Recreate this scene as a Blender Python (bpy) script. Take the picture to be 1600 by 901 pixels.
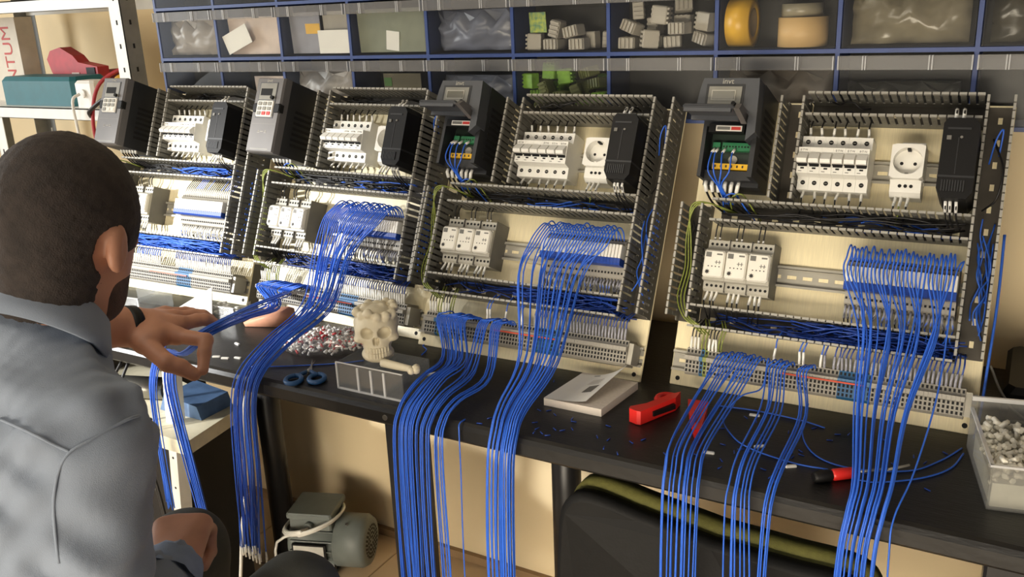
import bpy, bmesh, math, random
import numpy as np
from mathutils import Vector, Matrix, Euler
for o in list(bpy.data.objects): bpy.data.objects.remove(o, do_unlink=True)
random.seed(7)
S = bpy.context.scene
COL = S.collection
PI = math.pi

# ------------------------------------------------------------------ camera
def cam_matrix(yaw, pitch, roll, loc):
    Rz = Matrix.Rotation(yaw, 3, 'Z'); Rx = Matrix.Rotation(pitch, 3, 'X')
    B = Matrix(((1, 0, 0), (0, 0, -1), (0, 1, 0))); Rr = Matrix.Rotation(roll, 3, 'Z')
    m = (Rz @ Rx @ B @ Rr).to_4x4(); m.translation = Vector(loc); return m
cd = bpy.data.cameras.new('camera'); cam = bpy.data.objects.new('camera', cd); COL.objects.link(cam)
cd.sensor_width = 36; cd.lens = 31.5546; cd.clip_start = 0.02
cam.matrix_world = cam_matrix(math.radians(30.6425), math.radians(-17.3663), math.radians(-2.4517), (0, 0, 1.372))
S.camera = cam
S.view_settings.view_transform = 'Standard'; S.view_settings.look = 'None'
S.view_settings.gamma = 1.0; S.view_settings.use_curve_mapping = False
S.view_settings.exposure = -0.3

# ------------------------------------------------------------------ world and lights
w = bpy.data.worlds.new('world'); S.world = w; w.use_nodes = True
w.node_tree.nodes['Background'].inputs[0].default_value = (0.92, 0.93, 1.0, 1)
w.node_tree.nodes['Background'].inputs[1].default_value = 0.22
def area(name, loc, target, sx, sy, power, col):
    l = bpy.data.lights.new(name, 'AREA'); l.shape = 'RECTANGLE'; l.size = sx; l.size_y = sy
    l.energy = power; l.color = col
    o = bpy.data.objects.new(name, l); COL.objects.link(o); o.location = loc
    o.rotation_euler = (Vector(target) - Vector(loc)).to_track_quat('-Z', 'Y').to_euler()
    return o
area('assumed_daylight', (-4.05, 0.15, 1.60), (-1.5, 0.9, 1.1), 1.3, 1.1, 62, (0.97, 0.99, 1.0))  # assumed daylight from the left, its source is unseen
area('assumed_ceiling_light', (-1.5, -0.2, 2.62), (-1.4, 0.6, 0.0), 1.5, 0.5, 19, (1.0, 0.90, 0.74))  # assumed overhead light
ld = area('low_fill', (-0.55, -1.2, 0.60), (-0.75, 1.68, 0.30), 2.6, 0.7, 30, (1.0, 0.88, 0.70)); ld.data.spread = math.radians(75)  # added fill that brightens the wall under the bench, no real source
sl = bpy.data.lights.new('assumed_spot', 'SPOT'); sl.energy = 390; sl.spot_size = math.radians(27); sl.spot_blend = 0.6; sl.shadow_soft_size = 0.05; sl.color = (1.0, 0.99, 0.96)  # added spot, unseen source, makes the bright patch on the left panels
so_ = bpy.data.objects.new('assumed_spot', sl); COL.objects.link(so_); so_.location = (-2.72, -0.10, 1.42)
so_.rotation_euler = (Vector((-1.56, 1.40, 0.80))-so_.location).to_track_quat('-Z', 'Y').to_euler()

# ------------------------------------------------------------------ materials
def lin(c):
    return tuple(((v / 255) / 12.92 if v / 255 <= 0.04045 else ((v / 255 + 0.055) / 1.055) ** 2.4) for v in c)
MATS = {}
def mat(name, rgb, rough=0.5, metal=0.0, var=0.08, scale=30.0, bump=0.0, trans=0.0, coat=0.0, spec=0.5, rgb2=None, stretch=None, bscale=None):
    if name in MATS: return MATS[name]
    m = bpy.data.materials.new(name); m.use_nodes = True; nt = m.node_tree; N = nt.nodes
    p = N['Principled BSDF']; p.inputs['Roughness'].default_value = rough; p.inputs['Metallic'].default_value = metal
    p.inputs['Specular IOR Level'].default_value = spec
    if trans: p.inputs['Transmission Weight'].default_value = trans
    if coat: p.inputs['Coat Weight'].default_value = coat
    tc = N.new('ShaderNodeTexCoord'); nz = N.new('ShaderNodeTexNoise'); nz.inputs['Scale'].default_value = scale; nz.inputs['Detail'].default_value = 4
    src = tc.outputs['Object']
    if stretch:
        mp = N.new('ShaderNodeMapping'); mp.inputs['Scale'].default_value = stretch
        nt.links.new(src, mp.inputs[0]); src = mp.outputs[0]
    nt.links.new(src, nz.inputs['Vector'])
    mx = N.new('ShaderNodeMix'); mx.data_type = 'RGBA'
    c = lin(rgb)
    c1 = tuple(v * (1 - var) for v in c); c2 = lin(rgb2) if rgb2 else tuple(min(1, v * (1 + var)) for v in c)
    mx.inputs[6].default_value = (*c1, 1); mx.inputs[7].default_value = (*c2, 1)
    cr = N.new('ShaderNodeValToRGB'); cr.color_ramp.elements[0].position = 0.35; cr.color_ramp.elements[1].position = 0.65
    nt.links.new(nz.outputs['Fac'], cr.inputs[0]); nt.links.new(cr.outputs[0], mx.inputs[0]); nt.links.new(mx.outputs[2], p.inputs['Base Color'])
    if bump:
        b = N.new('ShaderNodeBump'); b.inputs['Strength'].default_value = bump; b.inputs['Distance'].default_value = 0.002
        n2 = N.new('ShaderNodeTexNoise'); n2.inputs['Scale'].default_value = bscale or scale * 4; n2.inputs['Detail'].default_value = 3
        nt.links.new(src, n2.inputs['Vector']); nt.links.new(n2.outputs['Fac'], b.inputs['Height']); nt.links.new(b.outputs[0], p.inputs['Normal'])
    MATS[name] = m; return m
def clear_mat(name, tint, gloss=0.10, haze=0.10, hazecol=(0.8, 0.8, 0.8), rough=0.08):
    m = bpy.data.materials.new(name); m.use_nodes = True; nt = m.node_tree; N = nt.nodes
    N.remove(N['Principled BSDF'])
    t = N.new('ShaderNodeBsdfTransparent'); t.inputs[0].default_value = (*tint, 1)
    g = N.new('ShaderNodeBsdfGlossy'); g.inputs['Roughness'].default_value = rough; g.inputs[0].default_value = (0.9, 0.9, 0.9, 1)
    d = N.new('ShaderNodeBsdfDiffuse'); d.inputs[0].default_value = (*hazecol, 1)
    m1 = N.new('ShaderNodeMixShader'); m1.inputs[0].default_value = gloss
    m2 = N.new('ShaderNodeMixShader')
    tc = N.new('ShaderNodeTexCoord'); nz = N.new('ShaderNodeTexNoise'); nz.inputs['Scale'].default_value = 6
    ma = N.new('ShaderNodeMath'); ma.operation = 'MULTIPLY_ADD'; ma.inputs[1].default_value = haze * 0.7; ma.inputs[2].default_value = haze * 0.65
    nt.links.new(tc.outputs['Object'], nz.inputs['Vector']); nt.links.new(nz.outputs['Fac'], ma.inputs[0]); nt.links.new(ma.outputs[0], m2.inputs[0])
    nt.links.new(t.outputs[0], m1.inputs[1]); nt.links.new(g.outputs[0], m1.inputs[2])
    nt.links.new(m1.outputs[0], m2.inputs[1]); nt.links.new(d.outputs[0], m2.inputs[2])
    nt.links.new(m2.outputs[0], N['Material Output'].inputs[0])
    MATS[name] = m; return m

M_plate = mat('cream_plate', (238, 225, 186), 0.42, var=0.05, scale=9, bump=0.15, stretch=(60, 3, 3))
M_duct = mat('duct_grey', (112, 110, 102), 0.55, var=0.05)
M_lip = mat('duct_lip_lit', (156, 153, 144), 0.55, var=0.05)  # duct grey made lighter: light caught by the finger tips, put into colour
M_slv = mat('sleeve_smoky', (150, 150, 158), 0.3, var=0.15, scale=300)
M_ductin = mat('duct_base_shaded', (72, 67, 59), 0.65, var=0.12)  # duct grey made darker: shade inside the ducts painted on the base
M_zinc = mat('zinc_rail', (176, 172, 160), 0.35, metal=0.35, var=0.06)
M_white = mat('white_plastic', (232, 230, 222), 0.4, var=0.03)
M_cap = mat('cap_white', (226, 222, 210), 0.42, var=0.03)
M_lgrey = mat('light_grey_plastic', (172, 168, 156), 0.45, var=0.04)
M_tgrey = mat('terminal_grey', (150, 145, 134), 0.5, var=0.05)
M_black = mat('black_plastic', (13, 12, 12), 0.55, var=0.15, spec=0.3)
M_hole = mat('dark_hole', (14, 13, 12), 0.8)
M_dgrey = mat('drive_side_grey', (36, 37, 39), 0.5, var=0.06)
M_dface = mat('drive_face_grey', (104, 101, 99), 0.5, var=0.04)
M_dface2 = mat('drive_housing_grey', (68, 70, 74), 0.45, var=0.05)
M_lcd = mat('display_olive', (84, 82, 66), 0.25)
M_bezel = mat('bezel_grey', (134, 132, 122), 0.5)
M_key = mat('keypad_white', (222, 218, 208), 0.5)
M_red = mat('key_red', (196, 60, 54), 0.45)
M_blue = mat('blue_insulation', (44, 100, 210), 0.45, var=0.06)
M_blued = mat('blue_holder', (22, 62, 150), 0.42, var=0.06)
M_tblue = mat('terminal_blue', (40, 96, 140), 0.5, var=0.06)
M_green = mat('terminal_green', (40, 118, 76), 0.5)
M_gy = mat('earth_green_yellow', (128, 138, 58), 0.5, var=0.2, scale=200)
M_orange = mat('jumper_orange', (206, 78, 48), 0.5)
M_yellow = mat('label_yellow', (226, 176, 30), 0.5)
M_print = mat('print_grey', (110, 108, 102), 0.6)
M_dark = mat('print_dark', (40, 38, 36), 0.6)
M_wblack = mat('black_insulation', (24, 23, 24), 0.45)
M_wgrey = mat('sleeve_white', (236, 234, 226), 0.4)
M_steel = mat('screw_steel', (150, 148, 142), 0.3, metal=0.9)
M_desk = mat('desk_black', (21, 20, 19), 0.40, var=0.3, scale=6, bump=0.25, stretch=(2, 12, 2), bscale=30)
M_edge = mat('desk_edge_black', (34, 32, 30), 0.5, var=0.2, scale=20, bump=0.3, stretch=(3, 10, 10), bscale=20)
M_leg = mat('leg_black', (34, 34, 36), 0.38, var=0.1)
M_wall = mat('wall_cream', (232, 212, 172), 0.85, var=0.03, scale=3, bump=0.15, bscale=40)
M_skirt = mat('skirting_brown', (150, 122, 88), 0.6)
M_floor = mat('floor_tile', (214, 188, 152), 0.35, var=0.06, scale=4)
M_grout = mat('floor_grout', (150, 130, 104), 0.8)

# ------------------------------------------------------------------ mesh builder
class MB:
    def __init__(s): s.v = []; s.f = []; s.m = []; s.s = []
    def quad(s, a, b, c, d, m=0, sm=False):
        i = len(s.v); s.v += [tuple(a), tuple(b), tuple(c), tuple(d)]; s.f.append((i, i+1, i+2, i+3)); s.m.append(m); s.s.append(sm); return s
    def box(s, x0, x1, y0, y1, z0, z1, m=0):
        i = len(s.v)
        s.v += [(x0,y0,z0),(x1,y0,z0),(x1,y1,z0),(x0,y1,z0),(x0,y0,z1),(x1,y0,z1),(x1,y1,z1),(x0,y1,z1)]
        for q in ((3,2,1,0),(4,5,6,7),(0,1,5,4),(1,2,6,5),(2,3,7,6),(3,0,4,7)):
            s.f.append(tuple(i+k for k in q)); s.m.append(m); s.s.append(False)
        return s
    def cbox(s, x0, x1, y0, y1, z0, z1, c=0.002, m=0):
        """box with chamfered vertical edges and chamfered top rim"""
        def ring(e, z): 
            a, b, g, h = x0+e, x1-e, y0+e, y1-e
            return [(a+c,g,z),(b-c,g,z),(b,g+c,z),(b,h-c,z),(b-c,h,z),(a+c,h,z),(a,h-c,z),(a,g+c,z)]
        s.loft([ring(0,z0), ring(0,z1-c), ring(c*0.7,z1)], m); return s
    def loft(s, rings, m=0, cap=True, sm=False, closed=True):
        i = len(s.v); n = len(rings[0])
        for r in rings: s.v += [tuple(p) for p in r]
        for k in range(len(rings)-1):
            for j in range(n if closed else n-1):
                a = i+k*n+j; b = i+k*n+(j+1) % n
                s.f.append((a, b, b+n, a+n)); s.m.append(m); s.s.append(sm)
        if cap:
            s.f.append(tuple(i+j for j in reversed(range(n)))); s.m.append(m); s.s.append(False)
            e = i+(len(rings)-1)*n; s.f.append(tuple(e+j for j in range(n))); s.m.append(m); s.s.append(False)
        return s
    def prism(s, poly, a0, a1, axis='x', m=0):
        """poly of (p,q): axis x -> (y,z); axis y -> (x,z); axis z -> (x,y)"""
        def P(p, q, a): return (a,p,q) if axis == 'x' else ((p,a,q) if axis == 'y' else (p,q,a))
        s.loft([[P(p,q,a0) for p,q in poly],[P(p,q,a1) for p,q in poly]], m); return s
    def cyl(s, c, ax, r, h, n=12, m=0, r2=None, sm=True):
        c = Vector(c); ax = Vector(ax).normalized(); t = ax.orthogonal().normalized(); b = ax.cross(t); r2 = r if r2 is None else r2
        R = [[c+(t*math.cos(2*PI*k/n)+b*math.sin(2*PI*k/n))*rr+ax*hh for k in range(n)] for rr, hh in ((r,0),(r2,h))]
        s.loft(R, m, True, sm); return s
    def disc(s, c, ax, r, n=10, m=0):
        c = Vector(c); ax = Vector(ax).normalized(); t = ax.orthogonal().normalized(); b = ax.cross(t); i = len(s.v)
        s.v += [tuple(c+(t*math.cos(2*PI*k/n)+b*math.sin(2*PI*k/n))*r) for k in range(n)]
        s.f.append(tuple(range(i, i+n))); s.m.append(m); s.s.append(False); return s
    def tube(s, pts, r, n=6, m=0, r2=None):
        P = [Vector(p) for p in pts]; rings = []; t0 = (P[1]-P[0]).normalized(); u = t0.orthogonal().normalized()
        for k, p in enumerate(P):
            t = (P[min(k+1,len(P)-1)]-P[max(k-1,0)]).normalized(); u = (u-t*u.dot(t))
            u = u.normalized() if u.length > 1e-6 else t.orthogonal().normalized(); b = t.cross(u)
            rr = r if r2 is None else r+(r2-r)*k/(len(P)-1)
            rings.append([p+(u*math.cos(2*PI*j/n)+b*math.sin(2*PI*j/n))*rr for j in range(n)])
        s.loft(rings, m, True, True); return s
    def lathe(s, prof, c=(0,0,0), n=24, m=0, cap=False, sm=True):
        c = Vector(c); s.loft([[c+Vector((r*math.cos(2*PI*k/n), r*math.sin(2*PI*k/n), z)) for k in range(n)] for r, z in prof], m, cap, sm); return s
    def sphere(s, c, r, n=10, m=0, sc=(1,1,1)):
        pr = []; c = Vector(c)
        rings = [[c+Vector((sc[0]*r*math.sin(a)*math.cos(2*PI*k/n), sc[1]*r*math.sin(a)*math.sin(2*PI*k/n), -sc[2]*r*math.cos(a))) for k in range(n)] for a in [PI*(0.04+0.92*j/(n//2)) for j in range(n//2+1)]]
        s.loft(rings, m, True, True); return s
    def mesh(s, name, mats):
        me = bpy.data.meshes.new(name); me.from_pydata(s.v, [], s.f); 
        for q in (mats if isinstance(mats, (list, tuple)) else [mats]): me.materials.append(q)
        me.polygons.foreach_set('material_index', s.m); me.polygons.foreach_set('use_smooth', s.s); me.update(); return me
    def build(s, name, mats, parent=None, loc=(0,0,0), rot=(0,0,0)):
        return put(name, s.mesh(name, mats), parent, loc, rot)
def put(name, me, parent=None, loc=(0,0,0), rot=(0,0,0)):
    o = bpy.data.objects.new(name, me); COL.objects.link(o); o.location = loc; o.rotation_euler = rot
    if parent: o.parent = parent
    return o
def tag(o, label, cat, group=None, kind=None):
    if label: o['label'] = label
    if cat: o['category'] = cat
    if group: o['group'] = group
    if kind: o['kind'] = kind
    return o
def struct(o, label=None):
    o['kind'] = 'structure'
    if label: o['label'] = label
    return o
def empty(name, loc=(0,0,0), rot=(0,0,0)):
    o = bpy.data.objects.new(name, None); COL.objects.link(o); o.location = loc; o.rotation_euler = rot; o.empty_display_size = 0.05; return o
def smooth_path(pts, seg=6):
    P = [Vector(p) for p in pts]; P = [P[0]*2-P[1]]+P+[P[-1]*2-P[-2]]; out = []
    for i in range(1, len(P)-2):
        p0, p1, p2, p3 = P[i-1:i+3]
        for k in range(seg):
            t = k/seg
            out.append(0.5*((2*p1)+(p2-p0)*t+(2*p0-5*p1+4*p2-p3)*t*t+(3*p1-p0-3*p2+p3)*t**3))
    out.append(P[-2]); return out
def text_mesh(txt, size, m, depth=0.0003):
    cu = bpy.data.curves.new('lettering', 'FONT'); cu.body = txt; cu.size = size; cu.extrude = depth; cu.align_x = 'CENTER'; cu.align_y = 'CENTER'
    o = bpy.data.objects.new('lettering', cu); COL.objects.link(o)
    dg = bpy.context.evaluated_depsgraph_get(); dg.update()
    me = bpy.data.meshes.new_from_object(o.evaluated_get(dg)); bpy.data.objects.remove(o, do_unlink=True)
    me.materials.clear(); me.materials.append(m); return me
def mm(*a): return [x/1000 for x in a]

# ------------------------------------------------------------------ setting
WY = 1.68; ALX = -1.95; ALY = 2.12; DZ = 0.741
fl = MB().box(-4.2, 2.0, -2.0, 2.2, -0.06, -0.004).build('floor', M_grout); struct(fl)
tile = MB().cbox(-0.1975, 0.1975, -0.1975, 0.1975, -0.02, 0.0, 0.0012).mesh('floor_tile', M_floor)
for i in range(-6, 2):
    for j in range(0, 5):
        put('floor_tile', tile, fl, (i*0.4+0.05, j*0.4+0.02, 0))
struct(MB().box(ALX, 2.0, WY, WY+0.1, -0.06, 2.8).build('wall_back', M_wall))
struct(MB().box(-4.2, ALX, ALY, ALY+0.1, -0.06, 2.8).build('wall_alcove', M_wall))
struct(MB().box(ALX-0.0, ALX+0.08, WY+0.1, ALY+0.1, -0.06, 2.8).build('wall_return', M_wall))
struct(MB().box(ALX, 2.0, WY-0.014, WY, 0.0, 0.022).build('baseboard_back', M_skirt))
# a low partition the wall ends at on the right, and the far left wall with an assumed window, out of view, added for the daylight
struct(MB().box(-4.2, 2.0, -2.0, 2.2, 2.8, 2.86).build('ceiling', mat('ceiling_white', (225, 222, 214), 0.9)))
wl = MB()
for a in ((-2.0, -0.6, 0, 2.8), (0.9, 2.2, 0, 2.8), (-0.6, 0.9, 0, 0.95), (-0.6, 0.9, 2.25, 2.8)): wl.box(-4.28, -4.2, a[0], a[1], a[2], a[3])
struct(wl.build('wall_left', M_wall))
wf = MB()
for a in ((-0.6, 0.9, 0.95, 1.0), (-0.6, 0.9, 2.2, 2.25), (-0.6, -0.55, 1.0, 2.2), (0.85, 0.9, 1.0, 2.2), (0.125, 0.175, 1.0, 2.2)): wf.box(-4.27, -4.21, a[0], a[1], a[2], a[3])
wfo = struct(wf.build('assumed_window_1', M_white))  # assumed window, never in view, added to go with the daylight
M_glass = clear_mat('window_glass', (0.95, 0.97, 0.97), 0.06, 0.01)
MB().box(-4.243, -4.237, -0.55, 0.125, 1.0, 2.2).build('window_pane', M_glass, wfo)
MB().box(-4.243, -4.237, 0.175, 0.85, 1.0, 2.2).build('window_pane', M_glass, wfo)

# ------------------------------------------------------------------ desk
desk = empty('work_bench', (0, 1.3, 0)); tag(desk, 'long black work bench with round and square black legs carrying the control panels', 'desk')
DY = 1.3
def dpart(mb, name, m): return mb.build(name, m, desk, (0, -DY, 0))
d = MB(); prof = [(1.66, 0.706), (1.66, DZ), (1.085, DZ), (1.079, DZ-0.003), (1.075, DZ-0.010), (1.075, 0.712), (1.081, 0.706)]
d.prism(prof, -2.07, 0.55, 'x'); top = dpart(d, 'desk_top', M_desk)
for x in (-1.626, -0.772):
    dpart(MB().cyl((x, 1.494, 0.0), (0,0,1), 0.031, 0.706, 20), 'leg', M_leg)
dpart(MB().cbox(-0.922, -0.862, 1.10, 1.155, 0.0, 0.706, 0.004), 'leg', M_leg)
dpart(MB().cbox(0.005, 0.06, 1.10, 1.62, 0.0, 0.706, 0.004), 'leg', M_leg)
dpart(MB().cbox(-2.06, -2.0, 1.10, 1.62, 0.0, 0.706, 0.004), 'leg', M_leg)
dpart(MB().cyl((-0.896, 1.0735, 0.722), (0,1,0), 0.005, 0.004, 12), 'edge_screw', M_steel)
dpart(MB().box(-2.0, 0.0, 1.61, 1.64, 0.52, 0.70), 'rear_rail', M_leg)

# ------------------------------------------------------------------ control panels
PAN = {1: (-2.0026, 1.3747, 0.91, 22.85), 2: (-1.4976, 1.3820, -2.39, 22.94), 3: (-1.0192, 1.3419, 0.57, 26.86), 4: (-0.5007, 1.3633, 0.58, 22.71)}
def pan_matrix(n):
    x, y, ya, t = PAN[n]
    return Matrix.Translation((x, y, DZ)) @ Euler((PI/2-math.radians(t), 0, math.radians(ya))).to_matrix().to_4x4()
def pp(n, u, v, w): return pan_matrix(n) @ Vector((u/1000, v/1000, w/1000))
CACHE = {}
def cached(key, fn):
    if key not in CACHE: CACHE[key] = fn()
    return CACHE[key]
def duct_mesh(length, width=0.036, h=0.0725, pitch=0.012):
    def f():
        b = MB(); hw = width/2; t = 0.0016
        b.box(0, length, -hw, hw, 0, 0.0018, 1)
        k = 0.018
        while k < length-0.02:
            b.quad((k,-0.003,0.0021),(k+0.010,-0.003,0.0021),(k+0.010,0.003,0.0021),(k,0.003,0.0021), 2); k += 0.034
        n = int(length/pitch); off = (length-n*pitch)/2
        for sgn in (-1, 1):
            y0, y1 = (sgn*hw-(t if sgn > 0 else 0), sgn*hw+(t if sgn < 0 else 0))
            b.box(0, length, y0, y1, 0.0018, 0.018, 0)
            for i in range(n):
                x = off+i*pitch
                b.box(x+0.002, x+pitch-0.002, y0, y1, 0.018, h-0.004, 0)
                b.box(x+0.0010, x+pitch-0.0010, y0-0.0010, y1+0.0010, h-0.006, h, 3)
                # holding bead half way down the finger
                b.box(x+0.004, x+pitch-0.004, y0-0.0006, y1+0.0006, 0.0385, 0.041, 0)
        return b.mesh('wiring_duct', [M_duct, M_ductin, M_plate, M_lip])
    return cached(('duct', round(length, 4), width), f)
def rail_mesh(length):
    def f():
        b = MB(); x = 0.0
        b.box(0, length, -0.0175, -0.0125, 0.0065, 0.0075); b.box(0, length, 0.0125, 0.0175, 0.0065, 0.0075)
        b.box(0, length, -0.0135, -0.0125, 0, 0.0075); b.box(0, length, 0.0125, 0.0135, 0, 0.0075)
        b.box(0, length, -0.0125, -0.003, 0, 0.001); b.box(0, length, 0.003, 0.0125, 0, 0.001)
        while x < length:
            b.box(x, min(x+0.010, length), -0.003, 0.003, 0, 0.001); x += 0.025
        return b.mesh('din_rail', M_zinc)
    return cached(('rail', length), f)
def breaker_mesh():
    b = MB(); wd = 0.01745
    prof = [(p/1000, q/1000) for p, q in ((343,1),(343,46),(363,47),(366,66),(407,68),(409,47),(430,46),(430,1))]
    b.prism(prof, 0, wd, 'x', 0)
    for v in (0.3545, 0.4205):
        b.cyl((wd/2, v, 0.0466), (0,0,1), 0.0036, 0.0006, 12, 1); b.box(wd/2-0.0020, wd/2+0.0020, v-0.0004, v+0.0004, 0.0471, 0.0474, 2)
    b.box(0.0015, wd-0.0015, 0.3765, 0.3800, 0.066, 0.0672, 1)
    b.box(0.006, 0.0115, 0.3725, 0.3750, 0.066, 0.0670, 1)
    b.box(0.003, 0.008, 0.3685, 0.3695, 0.066, 0.0667, 3)
    return b.mesh('circuit_breaker', [M_white, M_hole, M_steel, M_print])
def toggle_mesh():
    b = MB(); wd = 0.01745
    prof = [(p/1000, q/1000) for p, q in ((380,66),(380.5,79),(386,82),(397,72),(399,66.5))]
    b.prism(prof, 0.0012, wd-0.0012, 'x', 0); b.prism([(p/1000,q/1000) for p,q in ((380.2,66),(380.2,73),(379,72.5),(378.6,66))], 0.0012, wd-0.0012, 'x', 1)
    return b.mesh('toggle', [M_white, M_hole])
def socket_mesh():
    b = MB(); cx, cy = 0.024, 0.0520; R = 0.0205; n = 32; x0, x1, y0, y1, z = 0.0, 0.047, 0.025, 0.078, 0.058
    # lower terminal body and housing
    b.prism([(0,0.001),(0,0.034),(0.006,0.044),(0.025,0.046),(0.025,0.001)], 0.002, 0.046, 'x', 0)
    b.box(x0, x1, y0, y1, 0.001, 0.034, 0)
    sq = []; ci = []
    for k in range(n):
        a = 2*PI*k/n; c, s_ = math.cos(a), math.sin(a)
        tx = (x1-cx)/c if c > 1e-6 else ((x0-cx)/c if c < -1e-6 else 1e9); ty = (y1-cy)/s_ if s_ > 1e-6 else ((y0-cy)/s_ if s_ < -1e-6 else 1e9)
        t = min(abs(tx), abs(ty)); sq.append((cx+c*t, cy+s_*t)); ci.append((cx+c*R, cy+s_*R))
    b.loft([[(p,q,0.034) for p,q in sq],[(p,q,z) for p,q in sq],[(p,q,z) for p,q in ci],[(p,q,z-0.0165) for p,q in ci]], 0, True)
    for k in (-1, 1): b.cyl((cx+k*0.0095, cy-0.001, z-0.0165), (0,0,1), 0.0026, 0.0005, 12, 1)
    for k in (-1, 1): b.box(cx-0.0025, cx+0.0025, cy+k*R-(0.003 if k > 0 else 0), cy+k*R+(0 if k > 0 else 0.003), z-0.0165, z-0.003, 1 if k > 0 else 2)
    for k in (-1, 0, 1): b.cyl((cx+k*0.008, 0.0155, 0.0450), (0,0,1), 0.0027, 0.0009, 10, 1)
    b.box(0.012, 0.045, y1, y1+0.006, 0.001, 0.040, 0)
    return b.mesh('power_socket', [M_white, M_hole, M_steel])
def psu_mesh():
    b = MB(); D = 0.117
    b.prism([(x/1000, y/1000) for x, y in ((0,14),(8,0),(40,0),(47,10),(47,106),(40,116),(5,116),(0,108))], 0.001, D, 'z', 0)
    b.box(0.006, 0.036, 0.099, 0.102, D-0.0005, D+0.001, 1); b.box(0.006, 0.012, 0.084, 0.090, D-0.0005, D+0.0015, 2)
    b.box(0.021, 0.0222, 0.035, 0.088, D-0.0005, D+0.0005, 1); b.cyl((0.025, 0.088, D-0.0005), (0,0,1), 0.002, 0.002, 8, 2)
    for k in range(9): b.box(0.006+k*0.0035, 0.0078+k*0.0035, 0.010, 0.026, D-0.0005, D+0.0015, 1)
    b.box(-0.0004, 0.0474, 0.030, 0.033, 0.001, D+0.0005, 1)
    return b.mesh('power_supply', [M_black, M_dgrey, M_print])
def module_mesh():
    b = MB(); wd = 0.0360
    prof = [(p/1000, q/1000) for p, q in ((164,1),(164,40),(168,45),(180,45),(182,56),(232,57),(236,46),(250,45),(252,1))]
    b.prism(prof, 0, wd, 'x', 0)
    for v, wz in ((0.174, 0.045), (0.243, 0.0455)):
        for k in range(4): b.cyl((0.0062+k*0.0078, v, wz-0.0004), (0,0,1), 0.0024, 0.0009, 8, 1)
    b.box(wd-0.0002, wd+0.0002, 0.164, 0.252, 0.0, 0.05, 2)
    return b.mesh('relay_module', [M_lgrey, M_hole, M_print])
def modcap_mesh():
    b = MB(); b.cbox(0.0006, 0.0354, 0.186, 0.231, 0.055, 0.0655, 0.003, 0); z0, z1 = 0.0653, 0.0659
    b.box(0.004, 0.013, 0.219, 0.227, z0, z1, 1); b.box(0.022, 0.031, 0.223, 0.2255, z0, z1, 1); b.box(0.020, 0.030, 0.2105, 0.2115, z0, z1, 1); b.box(0.022, 0.0232, 0.208, 0.214, z0, z1, 1); b.box(0.027, 0.0282, 0.208, 0.214, z0, z1, 1)
    for k in range(4): b.box(0.009+k*0.006, 0.0108+k*0.006, 0.2030, 0.2048, z0, z1, 2)
    b.cyl((0.009, 0.1945, z0), (0,0,1), 0.0028, 0.0012, 8, 2)
    for k in range(4):
        a = k*PI/4; c, s_ = math.cos(a)*0.0042, math.sin(a)*0.0042
        b.tube([(0.009-c, 0.1945-s_, z1), (0.009+c, 0.1945+s_, z1)], 0.0004, 4, 2)
    return b.mesh('module_cover', [M_cap, M_print, M_dark])
def slim_mesh():
    b = MB(); wd = 0.0060
    prof = [(p/1000, q/1000) for p, q in ((165,1),(165,44),(170,52),(186,55),(189,58),(226,60),(229,64),(239,56),(241,44),(241,1))]
    b.prism(prof, 0, wd, 'x', 0)
    b.cyl((wd/2, 0.2335, 0.0590), (0,0.6,0.8), 0.0018, 0.0012, 6, 1)
    for v, z in ((0.1675, 0.0485), (0.178, 0.0535)): b.box(0.0015, wd-0.0015, v-0.0018, v+0.0018, z-0.001, z+0.0008, 1)
    return b.mesh('slim_relay', [M_tgrey, M_hole])
def slimcap_mesh():
    b = MB(); b.cbox(0.0004, 0.0057, 0.2005, 0.2245, 0.056, 0.0805, 0.0008, 0); return b.mesh('relay_cap', M_white)
def slimblue_mesh():
    b = MB(); b.prism([(p/1000,q/1000) for p,q in ((188,54),(188.5,78),(192,80.5),(200.2,80.5),(200.2,54))], 0.0001, 0.0060, 'x', 0); return b.mesh('relay_holder', M_blued)
def term_mesh(key, m):
    def f():
        b = MB(); wd = 0.00585
        prof = [(p/1000, q/1000) for p, q in ((22,4),(22,36),(26,42),(46,44),(47,51),(54,52),(55.5,43),(66,41),(68,34),(68,4))]
        b.prism(prof, 0, wd, 'x', 0)
        for v, z in ((0.0615, 0.0426), (0.0435, 0.0443), (0.0365, 0.0436), (0.0295, 0.0428)):
            b.box(0.0013, wd-0.0013, v-0.0023, v+0.0023, z-0.002, z, 1)
        return b.mesh('terminal_block', [m, M_hole])
    return cached(('term', key), f)
def wire_mesh(pts, r=0.0012, sleeve=None, m=M_wblack, n=5, seg=4, m2=None):
    b = MB(); P = smooth_path(pts, seg); b.tube(P, r, n, 0)
    if sleeve:
        k0, k1 = sleeve; L = len(P)-1; b.tube([P[int(L*k0)], P[int(L*(k0+k1)/2)], P[int(L*k1)]], r*1.75, 6, 1)
    return b.mesh('ferruled_wire', [m, m2 or M_wgrey])
def tangle(n, x0, x1, y0, y1, z0, z1, r, seed, drop=None):
    rnd = random.Random(seed); b = MB()
    for i in range(n):
        pts = []; L = x1-x0; a = x0+rnd.random()*L*0.35; e = x1-rnd.random()*L*0.35; K = 6
        y = rnd.uniform(y0, y1); z = rnd.uniform(z0, z1)
        for k in range(K):
            y = min(y1, max(y0, y+rnd.uniform(-1, 1)*(y1-y0)*0.45)); z = min(z1, max(z0, z+rnd.uniform(-1, 1)*(z1-z0)*0.4))
            pts.append((a+(e-a)*k/(K-1), y, z))
        b.tube(smooth_path(pts, 4), r, 5, 0)
    return b
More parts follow.
